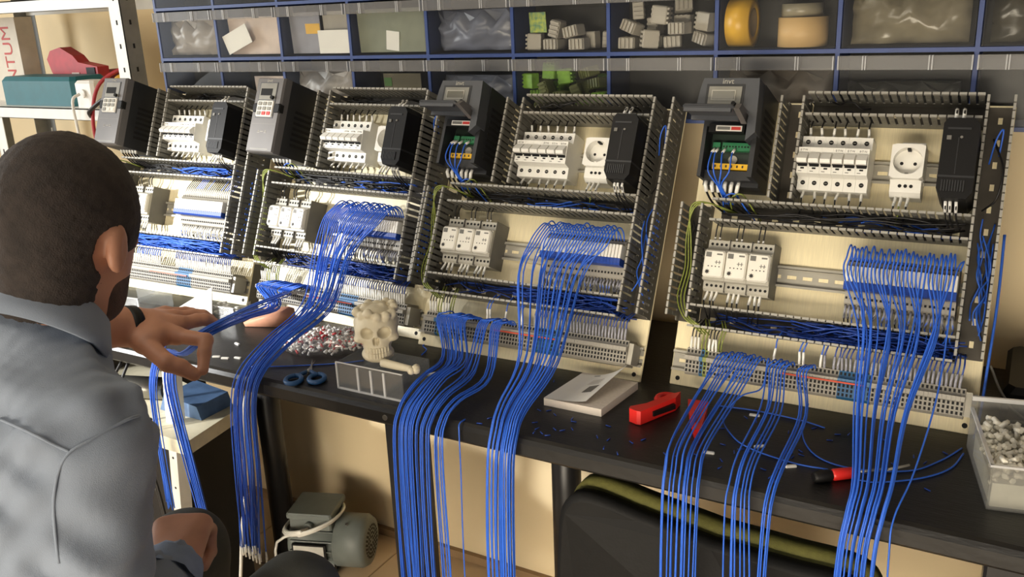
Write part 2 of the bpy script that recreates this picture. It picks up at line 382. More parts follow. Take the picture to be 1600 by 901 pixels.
def drive_closed(root, n):
    t = MB(); t.prism([(x/1000,y/1000) for x,y in ((17,334),(97,334),(97,496),(17,496))], 0.001, 0.112, 'z', 0)
    for k in range(7): t.box(0.0970, 0.0975, 0.36+k*0.012, 0.366+k*0.012, 0.012, 0.085, 1)
    t.box(0.015, 0.099, 0.332, 0.498, 0.004, 0.010, 0)
    dr = t.build('frequency_drive', [M_dgrey, M_hole], root); dr['label'] = 'tall dark grey frequency drive with keypad'
    f = MB(); f.loft([[(0.0165,0.3335,0.108),(0.0975,0.3335,0.108),(0.0975,0.4965,0.108),(0.0165,0.4965,0.108)],[(0.0165,0.3335,0.126),(0.0975,0.3335,0.126),(0.0975,0.4965,0.126),(0.0165,0.4965,0.126)],[(0.019,0.336,0.131),(0.095,0.336,0.131),(0.095,0.494,0.131),(0.019,0.494,0.131)]], 0)
    f.box(0.030, 0.084, 0.3395, 0.3412, 0.1305, 0.1313, 1); f.box(0.022, 0.092, 0.395, 0.3955, 0.1308, 0.1312, 1)
    f.build('front_cover', [M_dface, M_bezel], dr)
    f = MB(); f.box(0.029, 0.082, 0.408, 0.486, 0.1305, 0.1318, 0); f.box(0.031, 0.080, 0.448, 0.484, 0.131, 0.1324, 1); f.box(0.035, 0.069, 0.457, 0.472, 0.1322, 0.1328, 2); f.cyl((0.074, 0.452, 0.132), (0,0,1), 0.004, 0.006, 12, 2)
    f.build('display', [M_dface2, M_bezel, M_hole], dr)
    f = MB(); f.cbox(0.031, 0.080, 0.410, 0.446, 0.131, 0.1345, 0.002, 0)
    for i in range(3):
        for j in range(3): f.cbox(0.035+i*0.0145, 0.0465+i*0.0145, 0.4135+j*0.0105, 0.4215+j*0.0105, 0.134, 0.1358, 0.001, 1 if (j == 0 and i > 0) else 2)
    f.build('keypad', [M_key, M_red if n == 2 else M_key, M_bezel], dr)
    for x0, x1 in ((0.0165, 0.031), (0.080, 0.0985)): MB().cbox(x0, x1, 0.419, 0.441, 0.120, 0.1325, 0.003).build('clip', M_black, dr)
    put('lettering', text_mesh('invt', 0.011, M_lgrey), dr, (0.055, 0.4895, 0.1311)); put('lettering', text_mesh('\u25b3 \u2022\u2022\u2022 \u25b3', 0.008, M_lgrey), dr, (0.057, 0.378, 0.1311))
    return dr
def drive_open(root, n):
    t = MB(); t.box(0.028, 0.120, 0.338, 0.497, 0.001, 0.062, 0); t.box(0.028, 0.120, 0.428, 0.497, 0.062, 0.100, 0)
    t.box(0.028, 0.034, 0.345, 0.428, 0.062, 0.100, 0); t.box(0.112, 0.120, 0.345, 0.428, 0.062, 0.112, 0)
    t.box(0.034, 0.112, 0.345, 0.360, 0.062, 0.080, 0)
    for k in range(9): t.box(0.1198, 0.1206, 0.36+k*0.012, 0.366+k*0.012, 0.012, 0.085, 1)
    dr = t.build('frequency_drive', [M_dgrey, M_hole], root); dr['label'] = 'dark grey frequency drive with its terminal flap lifted'
    f = MB(); prof = [(0.020,0.444),(0.024,0.480),(0.028,0.498),(0.117,0.498),(0.119,0.470),(0.121,0.412),(0.107,0.398),(0.107,0.440),(0.098,0.446)]
    f.prism(prof, 0.098, 0.131, 'z', 0); f.box(0.0345, 0.096, 0.446, 0.488, 0.1305, 0.1318, 1); f.box(0.039, 0.092, 0.453, 0.484, 0.1315, 0.1328, 2)
    f.box(0.044, 0.083, 0.461, 0.478, 0.1325, 0.1337, 4); f.box(0.046, 0.081, 0.463, 0.476, 0.133, 0.1342, 3); f.cyl((0.082, 0.4555, 0.1325), (0,0,1), 0.0036, 0.005, 10, 5)
    f.build('keypad_housing', [M_dface2, M_dgrey, M_bezel, M_lcd, M_lgrey, M_black], dr)
    put('lettering', text_mesh('invt', 0.0125, M_lgrey), dr, (0.068, 0.4925, 0.1312))
    f = MB(); f.cbox(0.012, 0.094, 0.437, 0.445, 0.120, 0.172, 0.003, 0); f.box(0.015, 0.092, 0.430, 0.437, 0.125, 0.130, 0); f.box(0.015, 0.090, 0.432, 0.438, 0.166, 0.172, 0)
    f.prism([(0.428,0.118),(0.448,0.126),(0.448,0.160),(0.437,0.172)], 0.094, 0.103, 'x', 1)
    f.build('terminal_flap', [M_dface2, M_dface], dr)
    f = MB(); f.box(0.040, 0.098, 0.416, 0.430, 0.098, 0.1085, 0); f.box(0.052, 0.094, 0.418, 0.427, 0.1083, 0.1095, 1); f.box(0.054, 0.075, 0.420, 0.425, 0.1093, 0.1101, 2); f.box(0.077, 0.092, 0.420, 0.425, 0.1093, 0.1101, 3)
    f.build('button_strip', [M_black, M_key, M_print, M_red], dr)
    f = MB(); f.box(0.034, 0.110, 0.355, 0.424, 0.061, 0.064, 0); f.build('circuit_board', mat('board_dark_green', (34, 46, 38), 0.5), dr)
    f = MB(); f.box(0.056, 0.108, 0.395, 0.408, 0.063, 0.074, 0); f.box(0.040, 0.052, 0.398, 0.408, 0.063, 0.074, 0)
    for k in range(10): f.cyl((0.0585+k*0.005, 0.4015, 0.0735), (0,0,1), 0.0015, 0.001, 6, 1)
    f.build('terminal_strip', [M_green, M_hole], dr)
    MB().cyl((0.074, 0.381, 0.063), (0,0,1), 0.0075, 0.004, 16).build('round_cap', M_lgrey, dr)
    f = MB(); f.box(0.046, 0.106, 0.362, 0.371, 0.063, 0.083, 0)
    for k in range(6): f.box(0.050+k*0.009, 0.0525+k*0.009, 0.3645, 0.3685, 0.0828, 0.0836, 1)
    f.build('warning_strip', [M_yellow, M_dark], dr)
    for k, x in enumerate((0.044, 0.050, 0.062, 0.078)):
        put('ferruled_wire', wire_mesh([(x, 0.398, 0.074), (x, 0.384, 0.090), (x+0.004*math.sin(k), 0.355, 0.094), (0.058+k*0.002, 0.335, 0.075), (0.066+k*0.004, 0.312, 0.040)], 0.0013, (0.0, 0.22), M_blue), dr)
    return dr
def make_panel(n, label):
    x, y, ya, t = PAN[n]; root = empty('control_panel', (x, y, DZ), (PI/2-math.radians(t), 0, math.radians(ya)))
    tag(root, label, 'control panel'); rnd = random.Random(n)
    b = MB(); b.cbox(0, 0.472, 0, 0.498, -0.003, 0.0, 0.002, 0)
    for hx in (0.0135, 0.458): b.cyl((hx, 0.0125, -0.0002), (0,0,1), 0.004, 0.0004, 12, 1)
    b.build('mounting_plate', [M_plate, M_hole], root)
    def duct(u, v, L, vert=False):
        put('wiring_duct', duct_mesh(L/1000), root, (u/1000, v/1000, 0), (0, 0, PI/2 if vert else 0))
    duct(178, 477, 256); duct(158, 318, 176, True); duct(50, 297.5, 384); duct(18, 110, 202, True); duct(38, 120, 396); duct(453, 110, 384, True)
    for u, v, L in ((180, 385, 252), (38, 205, 396), (2, 43, 468)): put('din_rail', rail_mesh(L/1000), root, (u/1000, v/1000, 0))
    bm, tm = cached('brk', breaker_mesh), cached('tog', toggle_mesh)
    lt = cached('ETN', lambda: text_mesh('E\u00b7T\u00b7N', 0.0045, M_print, 0.0002))
    for i in range(6):
        o = put('circuit_breaker', bm, root, (0.1775+i*0.0177, 0, 0)); put('toggle', tm, o)
        if i in (0, 3, 4, 5): put('lettering', lt, o, (0.0085, 0.4025, 0.0682))
    put('power_socket', cached('sock', socket_mesh), root, (0.3135, 0.342, 0))
    put('power_supply', cached('psu', psu_mesh), root, (0.3850, 0.329, 0))
    mo, mc = cached('mod', module_mesh), cached('modc', modcap_mesh)
    for i in range(3):
        o = put('relay_module', mo, root, (0.0485+i*0.0364, 0, 0)); put('module_cover', mc, o)
    sm, sc, sb = cached('slim', slim_mesh), cached('slimc', slimcap_mesh), cached('slimb', slimblue_mesh)
    for i in range(25):
        o = put('slim_relay', sm, root, (0.2735+i*0.00618, 0, 0)); put('relay_cap', sc, o); put('relay_holder', sb, o)
    for i in range(69):
        key, m = ('blue', M_tblue) if (40 <= i < 48 or i == 4) else (('gy', M_gy) if i == 5 else ('grey', M_tgrey))
        put('terminal_block', term_mesh(key, m), root, (0.0365+i*0.00607, 0, 0))
    MB().box(0.0365+26*0.00607, 0.0365+47*0.00607, 0.0468, 0.0492, 0.0505, 0.0535).build('jumper_bar', M_orange, root)
    MB().box(0.4555, 0.4640, 0.026, 0.062, 0.004, 0.040).build('end_clamp', M_lgrey, root)
    # short wires with white sleeves
    def sw(pts, sl, m=M_wblack, r=0.0013, m2=None): put('ferruled_wire', wire_mesh([tuple(q/1000 for q in p) for p in pts], r, sl, m, m2=m2), root)
    for i in range(6):
        u = 186.5+i*17.7
        sw([(u,424,30),(u,434,34),(u+rnd.uniform(-2,2),446,38),(u,462,30),(u+rnd.uniform(-6,6),474,25)], (0.1, 0.55))
        sw([(u,350,30),(u,341,33),(u+rnd.uniform(-3,3),330,40),(u,316,38),(u+rnd.uniform(-8,8),300,22)], (0.1, 0.5))
    for u in (325, 333, 343): sw([(u,346,32),(u,338,36),(u-1,326,42),(u-2,312,34),(u-6,298,20)], (0.1, 0.55), M_gy if u == 333 else M_wblack)
    for u in (398, 404, 412): sw([(u,334,90),(u+1,322,92),(u+2,308,72),(u+8,295,40)], (0.05, 0.55))
    for u in (399, 409): sw([(u,440,100),(u,455,104),(u-2,470,80),(u-8,478,36)], (0.0, 0.5), r=0.0016)
    for i in range(3):
        for k in range(3):
            u = 55+i*36.4+k*8.2+rnd.uniform(-1,1)
            sw([(u,170,38),(u,160,41),(u+rnd.uniform(-3,3),148,46),(u,132,38),(u+rnd.uniform(-6,6),120,20)], (0.08, 0.5))
            if k < 2: sw([(u,248,36),(u,256,38),(u+2,268,44),(u+1,284,36)], (0.1, 0.4), M_wblack, 0.0011)
    for i in range(25):
        u = 276.5+i*6.18
        sw([(u,170,46),(u+rnd.uniform(-2,2),158,52),(u+rnd.uniform(-4,4),146,50),(u,132,38),(u+rnd.uniform(-12,12),118,22)], (0.12, 0.5), M_blue if rnd.random() < .5 else M_wblack, 0.0011, M_slv if n > 1 else None)
        if n == 1: sw([(u,236,56),(u+1,246,58),(u+5,262,52),(u+2,282,36)], (0.08, 0.5), M_wblack if rnd.random() < .6 else M_blue, 0.0011)
    us = [42, 48, 54, 72, 78, 84] + ({3: [170, 176, 209, 238, 243], 4: [178.5, 218, 224, 250, 256]}[n] if n in (3, 4) else []) + [270+i*6.07 for i in range(30)]
    if n == 1: us += [95+i*7 for i in range(18)]
    if n == 2: us += [205, 211, 217, 230, 236]
    for u in us:
        sw([(u,63,38),(u,74,42),(u+rnd.uniform(-1,2),86,46),(u+3,100,48),(u+rnd.uniform(0,9),116,30)], (0.06, 0.5), (M_blued if u > 250 else M_blue) if u > 130 else M_wblack, 0.0012, M_slv if (u > 250 and n > 2) else None)
    for u in (60, 66, 88, 93): sw([(u,63,38),(u,76,43),(u+2,90,46),(u+5,104,48),(u-4,118,30)], None, M_gy)
    # wires lying in the ducts
    def tg(mb, m): o = mb.build('wire_tangle', m, root); o['kind'] = 'stuff'
    tg(tangle(9, 0.06, 0.43, 0.287, 0.308, 0.008, 0.05, 0.0014, n*10+1), M_wblack)
    tg(tangle(7 if n != 1 else 22, 0.2, 0.434, 0.286, 0.306, 0.006, 0.045, 0.0012, n*10+2), M_blue)
    tg(tangle({1: 46, 2: 34, 3: 40, 4: 40}[n], 0.19 if n > 1 else 0.05, 0.45, 0.108, 0.133, 0.006, 0.050, 0.0012, n*10+3), M_blue if n == 1 else M_blued)
    tg(tangle(8, 0.05, 0.28, 0.108, 0.132, 0.006, 0.035, 0.0012, n*10+4), M_blued)
    tg(tangle(5, 0.18, 0.30, 0.466, 0.488, 0.006, 0.05, 0.0016, n*10+5), M_wblack)
    rt = tangle(9, 0.13, 0.32, -0.012, 0.010, 0.006, 0.04, 0.0012, n*10+6); rt.v = [(0.453-v[1], v[0], v[2]) for v in rt.v]; tg(rt, M_blue)
    rt = tangle(4, 0.12, 0.30, -0.012, 0.010, 0.006, 0.03, 0.0013, n*10+7); rt.v = [(0.018-v[1], v[0], v[2]) for v in rt.v]; tg(rt, M_wblack)
    for k in range(3):
        sw([(72+k*6,300,30),(45-k*4,308,62+k*4),(22-k*3,296,70),(10+k*4,250,52),(12+k*5,200,42),(8+k*6,150,48),(26+k*5,118,62),(48+k*6,104,70),(60+k*6,92,50)], None, M_gy, 0.0013)
    if n in (2, 3, 4):
        for k in range(2): sw([(60+k*14,300,20),(66+k*12,318,58),(84+k*12,326,62),(100+k*12,306,40),(112+k*10,292,18)], None, M_gy if k else M_blue, 0.0013)
    for k in range(3): sw([(300+k*40,306,24),(310+k*40,298,44),(325+k*40,292,40),(345+k*40,300,20)], None, M_wblack, 0.0016)
    sw([(445,330,30),(462,345,52),(466,385,60),(455,420,40),(448,440,20)], None, M_wblack, 0.0016)
    sw([(446,400,30),(452,430,55),(460,445,58),(458,410,40)], None, M_blue, 0.0013)
    for k in range(6): sw([(34+k*11,350,60),(34+k*11,340,66),(36+k*10,328,60),(44+k*10,312,40),(60+k*12,300,20)], (0.15, 0.55), M_wblack, 0.0019)
    if n in (1, 2): drive_closed(root, n)
    else: drive_open(root, n)
    return root
make_panel(1, 'brightly lit control panel behind the seated man, its wires all tucked into the ducts')
make_panel(2, 'control panel with closed tall keypad drive and a thick blue bundle swept towards the man')
make_panel(3, 'control panel standing behind the white booklet and the skull ornament')
make_panel(4, 'control panel beside the clear bin of white sleeves, blue wires falling straight from its relays')

# ------------------------------------------------------------------ drawer cabinet above the bench
M_frame = mat('frame_blue', (44, 66, 122), 0.45, var=0.08)
M_clear = clear_mat('drawer_clear', (0.95, 0.95, 0.94), 0.006, 0.010, (0.75, 0.75, 0.76), 0.25)
M_strip = clear_mat('strip_clear', (0.86, 0.86, 0.85), 0.012, 0.10, (0.85, 0.83, 0.82), 0.25)
CY = 1.581; PX = 0.2045; X0 = -1.934; ZS = (1.042, 1.162, 1.282, 1.402, 1.522); NC = 11
cab = empty('drawer_cabinet', (-0.8, WY, 1.04)); tag(cab, 'blue wall cabinet with rows of clear plastic drawers above the panels', 'cabinet')
def cpart(mb, name, m): return mb.build(name, m, cab, (0.8, -WY, -1.04))
f = MB(); XE = X0+NC*PX
ZS = ZS[1:]
for z in ZS: f.box(X0-0.004, XE+0.004, CY, WY-0.002, z-0.0035, z+0.0035)
for k in range(NC+1): f.box(X0+k*PX-0.0035, X0+k*PX+0.0035, CY+0.0006, WY-0.002, ZS[0], ZS[-1])
cpart(f, 'frame', M_frame)
f = MB(); f.box(X0, XE, WY-0.006, WY-0.001, ZS[0], ZS[-1]); cpart(f, 'back_panel', mat('back_dark', (42, 41, 38), 0.7))
def drawer_mesh():
    b = MB(); W = PX-0.010; H = 0.110; Dp = 0.088; t = 0.0018
    b.box(0, W, 0, t, 0, H-0.004); b.box(0, W, 0, Dp, 0, t); b.box(0, t, t, Dp, 0, H-0.02); b.box(W-t, W, t, Dp, 0, H-0.02); b.box(0, W, Dp-t, Dp, 0, H-0.03)
    return b.mesh('drawer', M_clear)
def strip_mesh():
    b = MB(); W = PX-0.006; z0, z1 = 0.086, 0.108
    b.box(-0.002, W-0.002, -0.012, -0.0102, z0, z1); b.box(-0.002, W-0.002, -0.012, 0, z1-0.002, z1); b.box(-0.002, W-0.002, -0.012, 0, z0, z0+0.0015)
    for x in (-0.002, 0.036, 0.040, 0.134, 0.1385, W-0.004): b.box(x, x+0.002, -0.0135, 0, z0, z1, 1)
    return b.mesh('label_strip', [M_strip, clear_mat('strip_edge', (0.75, 0.75, 0.75), 0.05, 0.45, (0.85, 0.85, 0.85), 0.2)])
dm, sm_ = drawer_mesh(), strip_mesh()
for r in range(len(ZS)-1):
    for k in range(NC):
        o = put('drawer', dm, cab, (X0+k*PX+0.005+0.8, CY+0.001-WY, ZS[r]+0.0045-1.04)); put('label_strip', sm_, o)
# contents of the drawers
def dpos(k, r, fx, y=0.045, z=0.0): return (X0+k*PX+0.005+fx*(PX-0.01), CY+y, ZS[r]+0.0065+z)
M_tapeb = mat('tape_beige', (214, 178, 122), 0.5, var=0.04); M_tapey = mat('tape_yellow', (228, 178, 58), 0.35, var=0.05)
def tape(name, pos, rot, R, h, m, label, core=0.6):
    b = MB(); b.lathe([(R*core,0),(R,0),(R,h),(R*core,h),(R*core,0)], n=32)
    o = empty(name, pos, rot); b.build('tape', m, o); c = MB(); c.lathe([(R*core-0.003,0.001),(R*core,0.001),(R*core,h-0.001),(R*core-0.003,h-0.001),(R*core-0.003,0.001)], n=32); c.build('core', mat('card_core', (150,128,96), 0.8), o)
    return tag(o, label, 'tape')
tape('tape_roll', dpos(7, 1, 0.68, 0.0448), (0,0,0), 0.0412, 0.048, M_tapeb, 'roll of beige masking tape lying flat in a drawer')
tape('tape_roll', dpos(7, 1, 0.04, 0.0448, 0.0412), (0, PI/2, 0), 0.0412, 0.040, M_tapey, 'roll of yellow tape standing on edge in a drawer')
tape('tape_roll', dpos(7, 1, 0.66, 0.050, 0.048), (0.0, 0.0, 0), 0.034, 0.022, mat('tape_clear', (150, 142, 120), 0.3), 'roll of clear tape on top of the beige tape')
def conn_mesh():
    b = MB(); b.cbox(-0.016,0.016,-0.0105,0.0105,-0.016,0.013,0.002,0)
    for k in range(4): b.box(-0.014+k*0.008,-0.010+k*0.008,-0.009,0.009,0.013,0.0165,0)
    for k in range(3): b.box(-0.011+k*0.009,-0.007+k*0.009,-0.0112,-0.006,-0.0168,-0.014,0)
    return b
cm_w = conn_mesh().mesh('connector', mat('connector_grey_white', (176, 170, 158), 0.5, var=0.05)); cm_g = conn_mesh().mesh('connector', mat('connector_green', (122, 168, 52), 0.5, var=0.2, scale=60)); cm_g2 = conn_mesh().mesh('connector', mat('connector_olive', (112, 118, 70), 0.55, var=0.2))
rnd = random.Random(3)
def sat_hit(c, A, h, Cs, As, hs):
    """does box (centre c, axes A in columns, half sizes h) meet any of the boxes Cs, As, hs"""
    for C_, B_, g in zip(Cs, As, hs):
        t = C_-c
        if t@t > 0.055**2: continue
        Rm = A.T@B_; tA = A.T@t; aR = np.abs(Rm)+1e-6
        if (np.abs(tA) > h+aR@g).any() or (np.abs(B_.T@t) > g+aR.T@h).any(): continue
        sep = False
        for i in range(3):
            for j in range(3):
                ra = h[(i+1) % 3]*aR[(i+2) % 3, j]+h[(i+2) % 3]*aR[(i+1) % 3, j]; rb = g[(j+1) % 3]*aR[i, (j+2) % 3]+g[(j+2) % 3]*aR[i, (j+1) % 3]
                if abs(tA[(i+2) % 3]*Rm[(i+1) % 3, j]-tA[(i+1) % 3]*Rm[(i+2) % 3, j]) > ra+rb: sep = True; break
            if sep: break
        if not sep: return True
    return False
def pile(k, r, meshes, n, label, group, sc_=1.0, tries=26):
    """drop the connectors into the drawer one by one, each to the lowest free spot found"""
    h = np.array((0.0162, 0.0113, 0.0170))*sc_; Cs, As, hs = [], [], []; lo = np.array((0.0025, 0.0034, 0.0)); hi = np.array((PX-0.0125, 0.0855, 0.106))
    for i in range(n):
        best = None
        for t_ in range(tries):
            flat = t_ > tries*0.6
            E_ = Euler((rnd.choice((0, 0, PI/2))+rnd.uniform(-.3, .3)*(0.15 if flat else 1), rnd.choice((0, PI/2, PI, -PI/2))+rnd.uniform(-.35, .35)*(0.15 if flat else 1), rnd.uniform(-.6, .6)*(0.3 if flat else 1)))
            A = np.array(E_.to_matrix()); ex = np.abs(A)@h
            if (hi[:2]-lo[:2] < 2*ex[:2]).any(): continue
            c = np.array((rnd.uniform(lo[0]+ex[0], hi[0]-ex[0]), rnd.uniform(lo[1]+ex[1], hi[1]-ex[1]), hi[2]-ex[2]))
            if sat_hit(c, A, h, Cs, As, hs): continue
            while c[2]-ex[2] > 0.0005:
                st_ = min(0.004, c[2]-ex[2]); c[2] -= st_
                if sat_hit(c, A, h, Cs, As, hs): c[2] += st_; break
            while c[2]-ex[2] > 0.0002:
                c[2] -= 0.0005
                if c[2]-ex[2] < 0 or sat_hit(c, A, h, Cs, As, hs): c[2] += 0.0005; break
            if best is None or c[2]+0.3*ex[2] < best[0]: best = (c[2]+0.3*ex[2], c.copy(), A, E_)
        if best is None: print('no room', label); continue
        Cs.append(best[1]); As.append(best[2]); hs.append(h)
        o = put('connector', rnd.choice(meshes), None, (X0+k*PX+0.005+best[1][0], CY+best[1][1], ZS[r]+0.0064+best[1][2]), best[3]); o.scale = (sc_,)*3
        tag(o, label, 'connector', group)
    return max(float(c[2]) for c in Cs)
pile(5, 1, [cm_w], 8, 'grey-white plug connector heaped below a green card in a drawer', 'connectors under the green card')
pile(6, 1, [cm_w], 14, 'grey-white plug connector in the drawer beside the tape rolls', 'grey-white connectors beside the tape drawer')
pile(5, 0, [cm_g, cm_g, cm_g2], 26, 'bright green plug connector heaped in a low drawer', 'green connectors in the low drawer', 0.92, 60)
tag(MB().box(0,0.036,0,0.002,0,0.038).build('circuit_card', mat('card_green', (120, 170, 130), 0.5, var=0.25, scale=120, rgb2=(190, 200, 90)), None, dpos(5, 1, 0.12, 0.0225, 0.0345), (0.1, 0, 0)), 'small green patterned card standing on the connectors', 'card')
def sheet(k, r, fx, w_, h, m, label, name='paper_label', rot=(0.05,0,0), y=0.02, z=0.002, cat='card'):
    return tag(MB().box(0,w_,0,0.0012,0,h).build(name, m, None, dpos(k, r, fx, y, z), rot), label, cat)
M_paper = mat('paper_white', (238, 236, 228), 0.7, var=0.02); M_pinkp = mat('paper_pink', (214, 196, 182), 0.6, var=0.06)
sheet(1, 1, 0.10, 0.085, 0.045, M_paper, 'white blank card tilted in a clear drawer', rot=(0.05,-0.35,0), y=0.012)
sheet(1, 1, 0.06, 0.17, 0.085, M_pinkp, 'pale pink sheet behind the tilted white card', y=0.03)
sheet(2, 1, 0.52, 0.09, 0.05, M_paper, 'white card beside a yellow tag in a drawer', y=0.012)
sheet(2, 1, 0.54, 0.085, 0.09, mat('paper_grey', (170,164,152), 0.7), 'grey sheet behind the card with the yellow tag', y=0.03)
sheet(2, 1, 0.29, 0.042, 0.022, M_tapey, 'yellow tag stuck on the silver-grey packet in a drawer', 'tag', y=0.0216, z=0.045, cat='tag')
sheet(2, 1, 0.05, 0.09, 0.09, mat('bag_silver', (150,150,158), 0.3), 'silver-grey packet in the drawer with the yellow tag', 'packet', y=0.025, cat='packet')
sheet(3, 1, 0.03, 0.18, 0.09, mat('foam_green_grey', (132,136,118), 0.7), 'grey-green foam sheet filling a drawer', 'foam_sheet', y=0.022, cat='foam')
sheet(3, 1, 0.40, 0.034, 0.040, M_paper, 'small torn white label on the foam sheet', y=0.0203, z=0.008, rot=(0.05,0.12,0))
def bag(k, r, w_, h, m, label, seed, y=0.03, name='plastic_bag'):
    q = random.Random(seed); nx, nz = 12, 7; b = MB(); off = [[(q.uniform(-1,1)*0.008, q.uniform(-1,1)*0.006) for _ in range(nx+1)] for _ in range(nz+1)]
    fr, bk = [], []
    for j in range(nz+1):
        a = j/nz; bul = math.sin(PI*min(1,a*0.9+0.1))*0.018
        ring = [(w_*i/nx, -bul*math.sin(PI*i/nx)+off[j][i][0], h*a*(0.85+0.15*math.sin(i*1.7+seed))+0) for i in range(nx+1)]
        ring += [(w_*i/nx, 0.012+bul*0.5*math.sin(PI*i/nx), h*a) for i in range(nx, -1, -1)]
        fr.append(ring)
    b.loft(fr, 0, True, True); o = b.build(name, m, None, dpos(k, r, 0.05, y, 0.003)); return tag(o, label, 'bag')
bag(0, 1, 0.175, 0.085, mat('bag_haze', (150,142,132), 0.35, var=0.12, scale=15), 'hazy grey plastic bag in the drawer at the cabinet end', 1)
bag(4, 1, 0.18, 0.08, mat('bag_bluegrey', (108,112,126), 0.3, var=0.15, scale=20), 'blue-grey plastic bag filling a drawer', 2)
bag(8, 1, 0.175, 0.092, mat('bag_beige', (122,114,94), 0.2, var=0.25, scale=14), 'crinkled clear beige plastic bag in the drawer beside the tapes', 3)
bag(9, 1, 0.18, 0.085, mat('bag_dark', (70,66,54), 0.25, var=0.3, scale=18), 'dark crinkled plastic bag in a drawer', 4)
bag(4, 0, 0.18, 0.07, mat('bag_blueg2', (120,124,138), 0.3, var=0.15, scale=20), 'bluish plastic bag in a drawer behind a drive', 5)
bag(7, 0, 0.18, 0.08, mat('bag_brown', (86,76,64), 0.5, var=0.2, scale=25), 'brown crumpled bag in the drawer above the lifted flap', 6)
bag(8, 0, 0.17, 0.06, mat('bag_dark2', (52,52,46), 0.4, var=0.3, scale=25), 'dark bag low in a drawer over the breakers', 7)
bag(2, 0, 0.17, 0.08, mat('bag_silver2', (168,162,156), 0.3, var=0.1, scale=12), 'silvery folded bag in a low drawer', 8)
b = MB(); b.prism([(0.0,0),(0.155,0),(0.155,0.075),(0.12,0.085),(0.07,0.062),(0.0,0.02)], 0, 0.04, 'y'); tag(b.build('dark_case', mat('case_dark', (44,46,52), 0.5), None, dpos(0, 0, 0.15, 0.02, 0.002), (0,0,0)), 'dark slanted case in a low drawer at the cabinet end', 'case')
sheet(1, 0, 0.45, 0.10, 0.07, M_pinkp, 'pale card in the low drawer above the drive', y=0.02)
sheet(3, 0, 0.30, 0.10, 0.075, mat('board_olive', (128,120,96), 0.7), 'olive board standing in a low drawer', 'board', y=0.03, cat='board')
sheet(3, 0, 0.31, 0.02, 0.018, mat('tag_green', (96,140,70), 0.6), 'small green tag stuck on the olive board', 'tag', y=0.0264, z=0.05, cat='tag')

# ------------------------------------------------------------------ white rack in the alcove
M_rack = mat('rack_white', (236, 235, 228), 0.45, var=0.03); M_rackd = mat('rack_grey_and_shade', (128, 128, 124), 0.5, metal=0.3)
rack = empty('shelf_rack', (-2.4, 1.8, 0)); tag(rack, 'white metal angle shelf rack in the alcove beside the cabinet', 'shelf rack')
def rpart(mb, name, m): return mb.build(name, m, rack, (2.4, -1.8, 0))
for x, sx, y, sy, zt_ in ((-2.088, -1, 1.60, 1, 2.3), (-2.088, -1, 2.02, -1, 2.3), (-3.14, 1, 2.02, -1, 2.3), (-3.16, 1, 1.60, 1, 2.3), (-2.755, 1, 1.60, 1, 1.118)):
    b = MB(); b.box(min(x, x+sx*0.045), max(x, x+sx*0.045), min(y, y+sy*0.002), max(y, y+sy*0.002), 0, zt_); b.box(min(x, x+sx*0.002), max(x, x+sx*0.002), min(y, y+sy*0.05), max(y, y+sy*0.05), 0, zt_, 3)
    for k in range(int(zt_/0.0635)):
        xa, xb = sorted((x+sx*0.018, x+sx*0.024))
        if sy > 0: b.box(xa, xb, y-0.0004, y, 0.05+k*0.06, 0.062+k*0.06, 1)
        else: b.box(xa, xb, y-0.0034, y-0.002, 0.05+k*0.06, 0.062+k*0.06, 2)
        if sx < 0: b.box(x, x+0.0004, y+sy*0.025-0.003, y+sy*0.025+0.003, 0.05+k*0.06, 0.062+k*0.06, 1)
    rpart(b, 'post', [M_rackd if (sy < 0) else M_rack, M_hole, M_rack, M_rackd])  # grey back posts; on white posts the grey side leg is painted shade
for z in (0.55, 1.118, 1.414):
    b = MB(); b.box(-3.16, -2.09, 1.602, 2.018, z+0.030, z+0.033); b.box(-3.16, -2.09, 1.602, 1.604, z, z+0.033); b.box(-3.16, -2.09, 2.016, 2.018, z, z+0.033); b.box(-3.16, -2.09, 1.602, 1.612, z, z+0.0015)
    rpart(b, 'shelf', M_rack)
ZL = 1.1512
b = MB(); b.cbox(-0.175,0.175,-0.06,0.06,0,0.083,0.012); tag(b.build('tool_case', mat('teal_case', (24, 98, 106), 0.5, var=0.06), None, (-2.575, 1.70, ZL)), 'teal rounded tool case on the rack shelf', 'case')
b = MB(); b.box(-0.12,0.12,-0.1,0.1,0,0.30)
bx = empty('cardboard_box', (-2.885, 1.86, ZL), (0,0,0.03)); tag(bx, 'tall pale cardboard box with red lettering at the back of the rack shelf', 'box')
M_card = mat('box_pale', (216, 206, 188), 0.7, var=0.04)
MB().box(-0.10,0.10,-0.12,-0.06,0,0.255).build('box_body', M_card, bx)
put('lettering', text_mesh('INTUM', 0.062, mat('letter_red', (188, 70, 64), 0.6)), bx, (0.045,-0.1205,0.135), (PI/2, -PI/2, 0))
# red clamp meter pouch
mt = empty('clamp_meter', (-2.593, 1.85, ZL)); mt.scale = (0.72, 1, 1); tag(mt, 'red clamp meter lying on its red pouch on the rack shelf', 'meter')
b = MB(); b.prism([(-0.02,0.0),(0.13,0.0),(0.165,0.03),(0.165,0.08),(0.12,0.09),(0.0,0.06)], -0.05, 0.07, 'y'); b.build('pouch', mat('pouch_maroon', (120, 30, 38), 0.7), mt)
b = MB(); b.prism([(-0.16,0.125),(-0.13,0.15),(-0.06,0.16),(0.02,0.135),(0.05,0.115),(0.17,0.102),(0.17,0.038),(0.09,0.045),(0.0,0.035),(-0.09,0.05),(-0.14,0.085)], -0.07, -0.03, 'y'); b.build('body', mat('meter_red', (186, 46, 52), 0.5), mt)
MB().box(0.10,0.155,-0.0725,-0.0695,0.055,0.10).build('dial', M_black, mt); MB().box(0.0,0.05,-0.0725,-0.0695,0.055,0.085).build('label_patch', M_pinkp, mt)
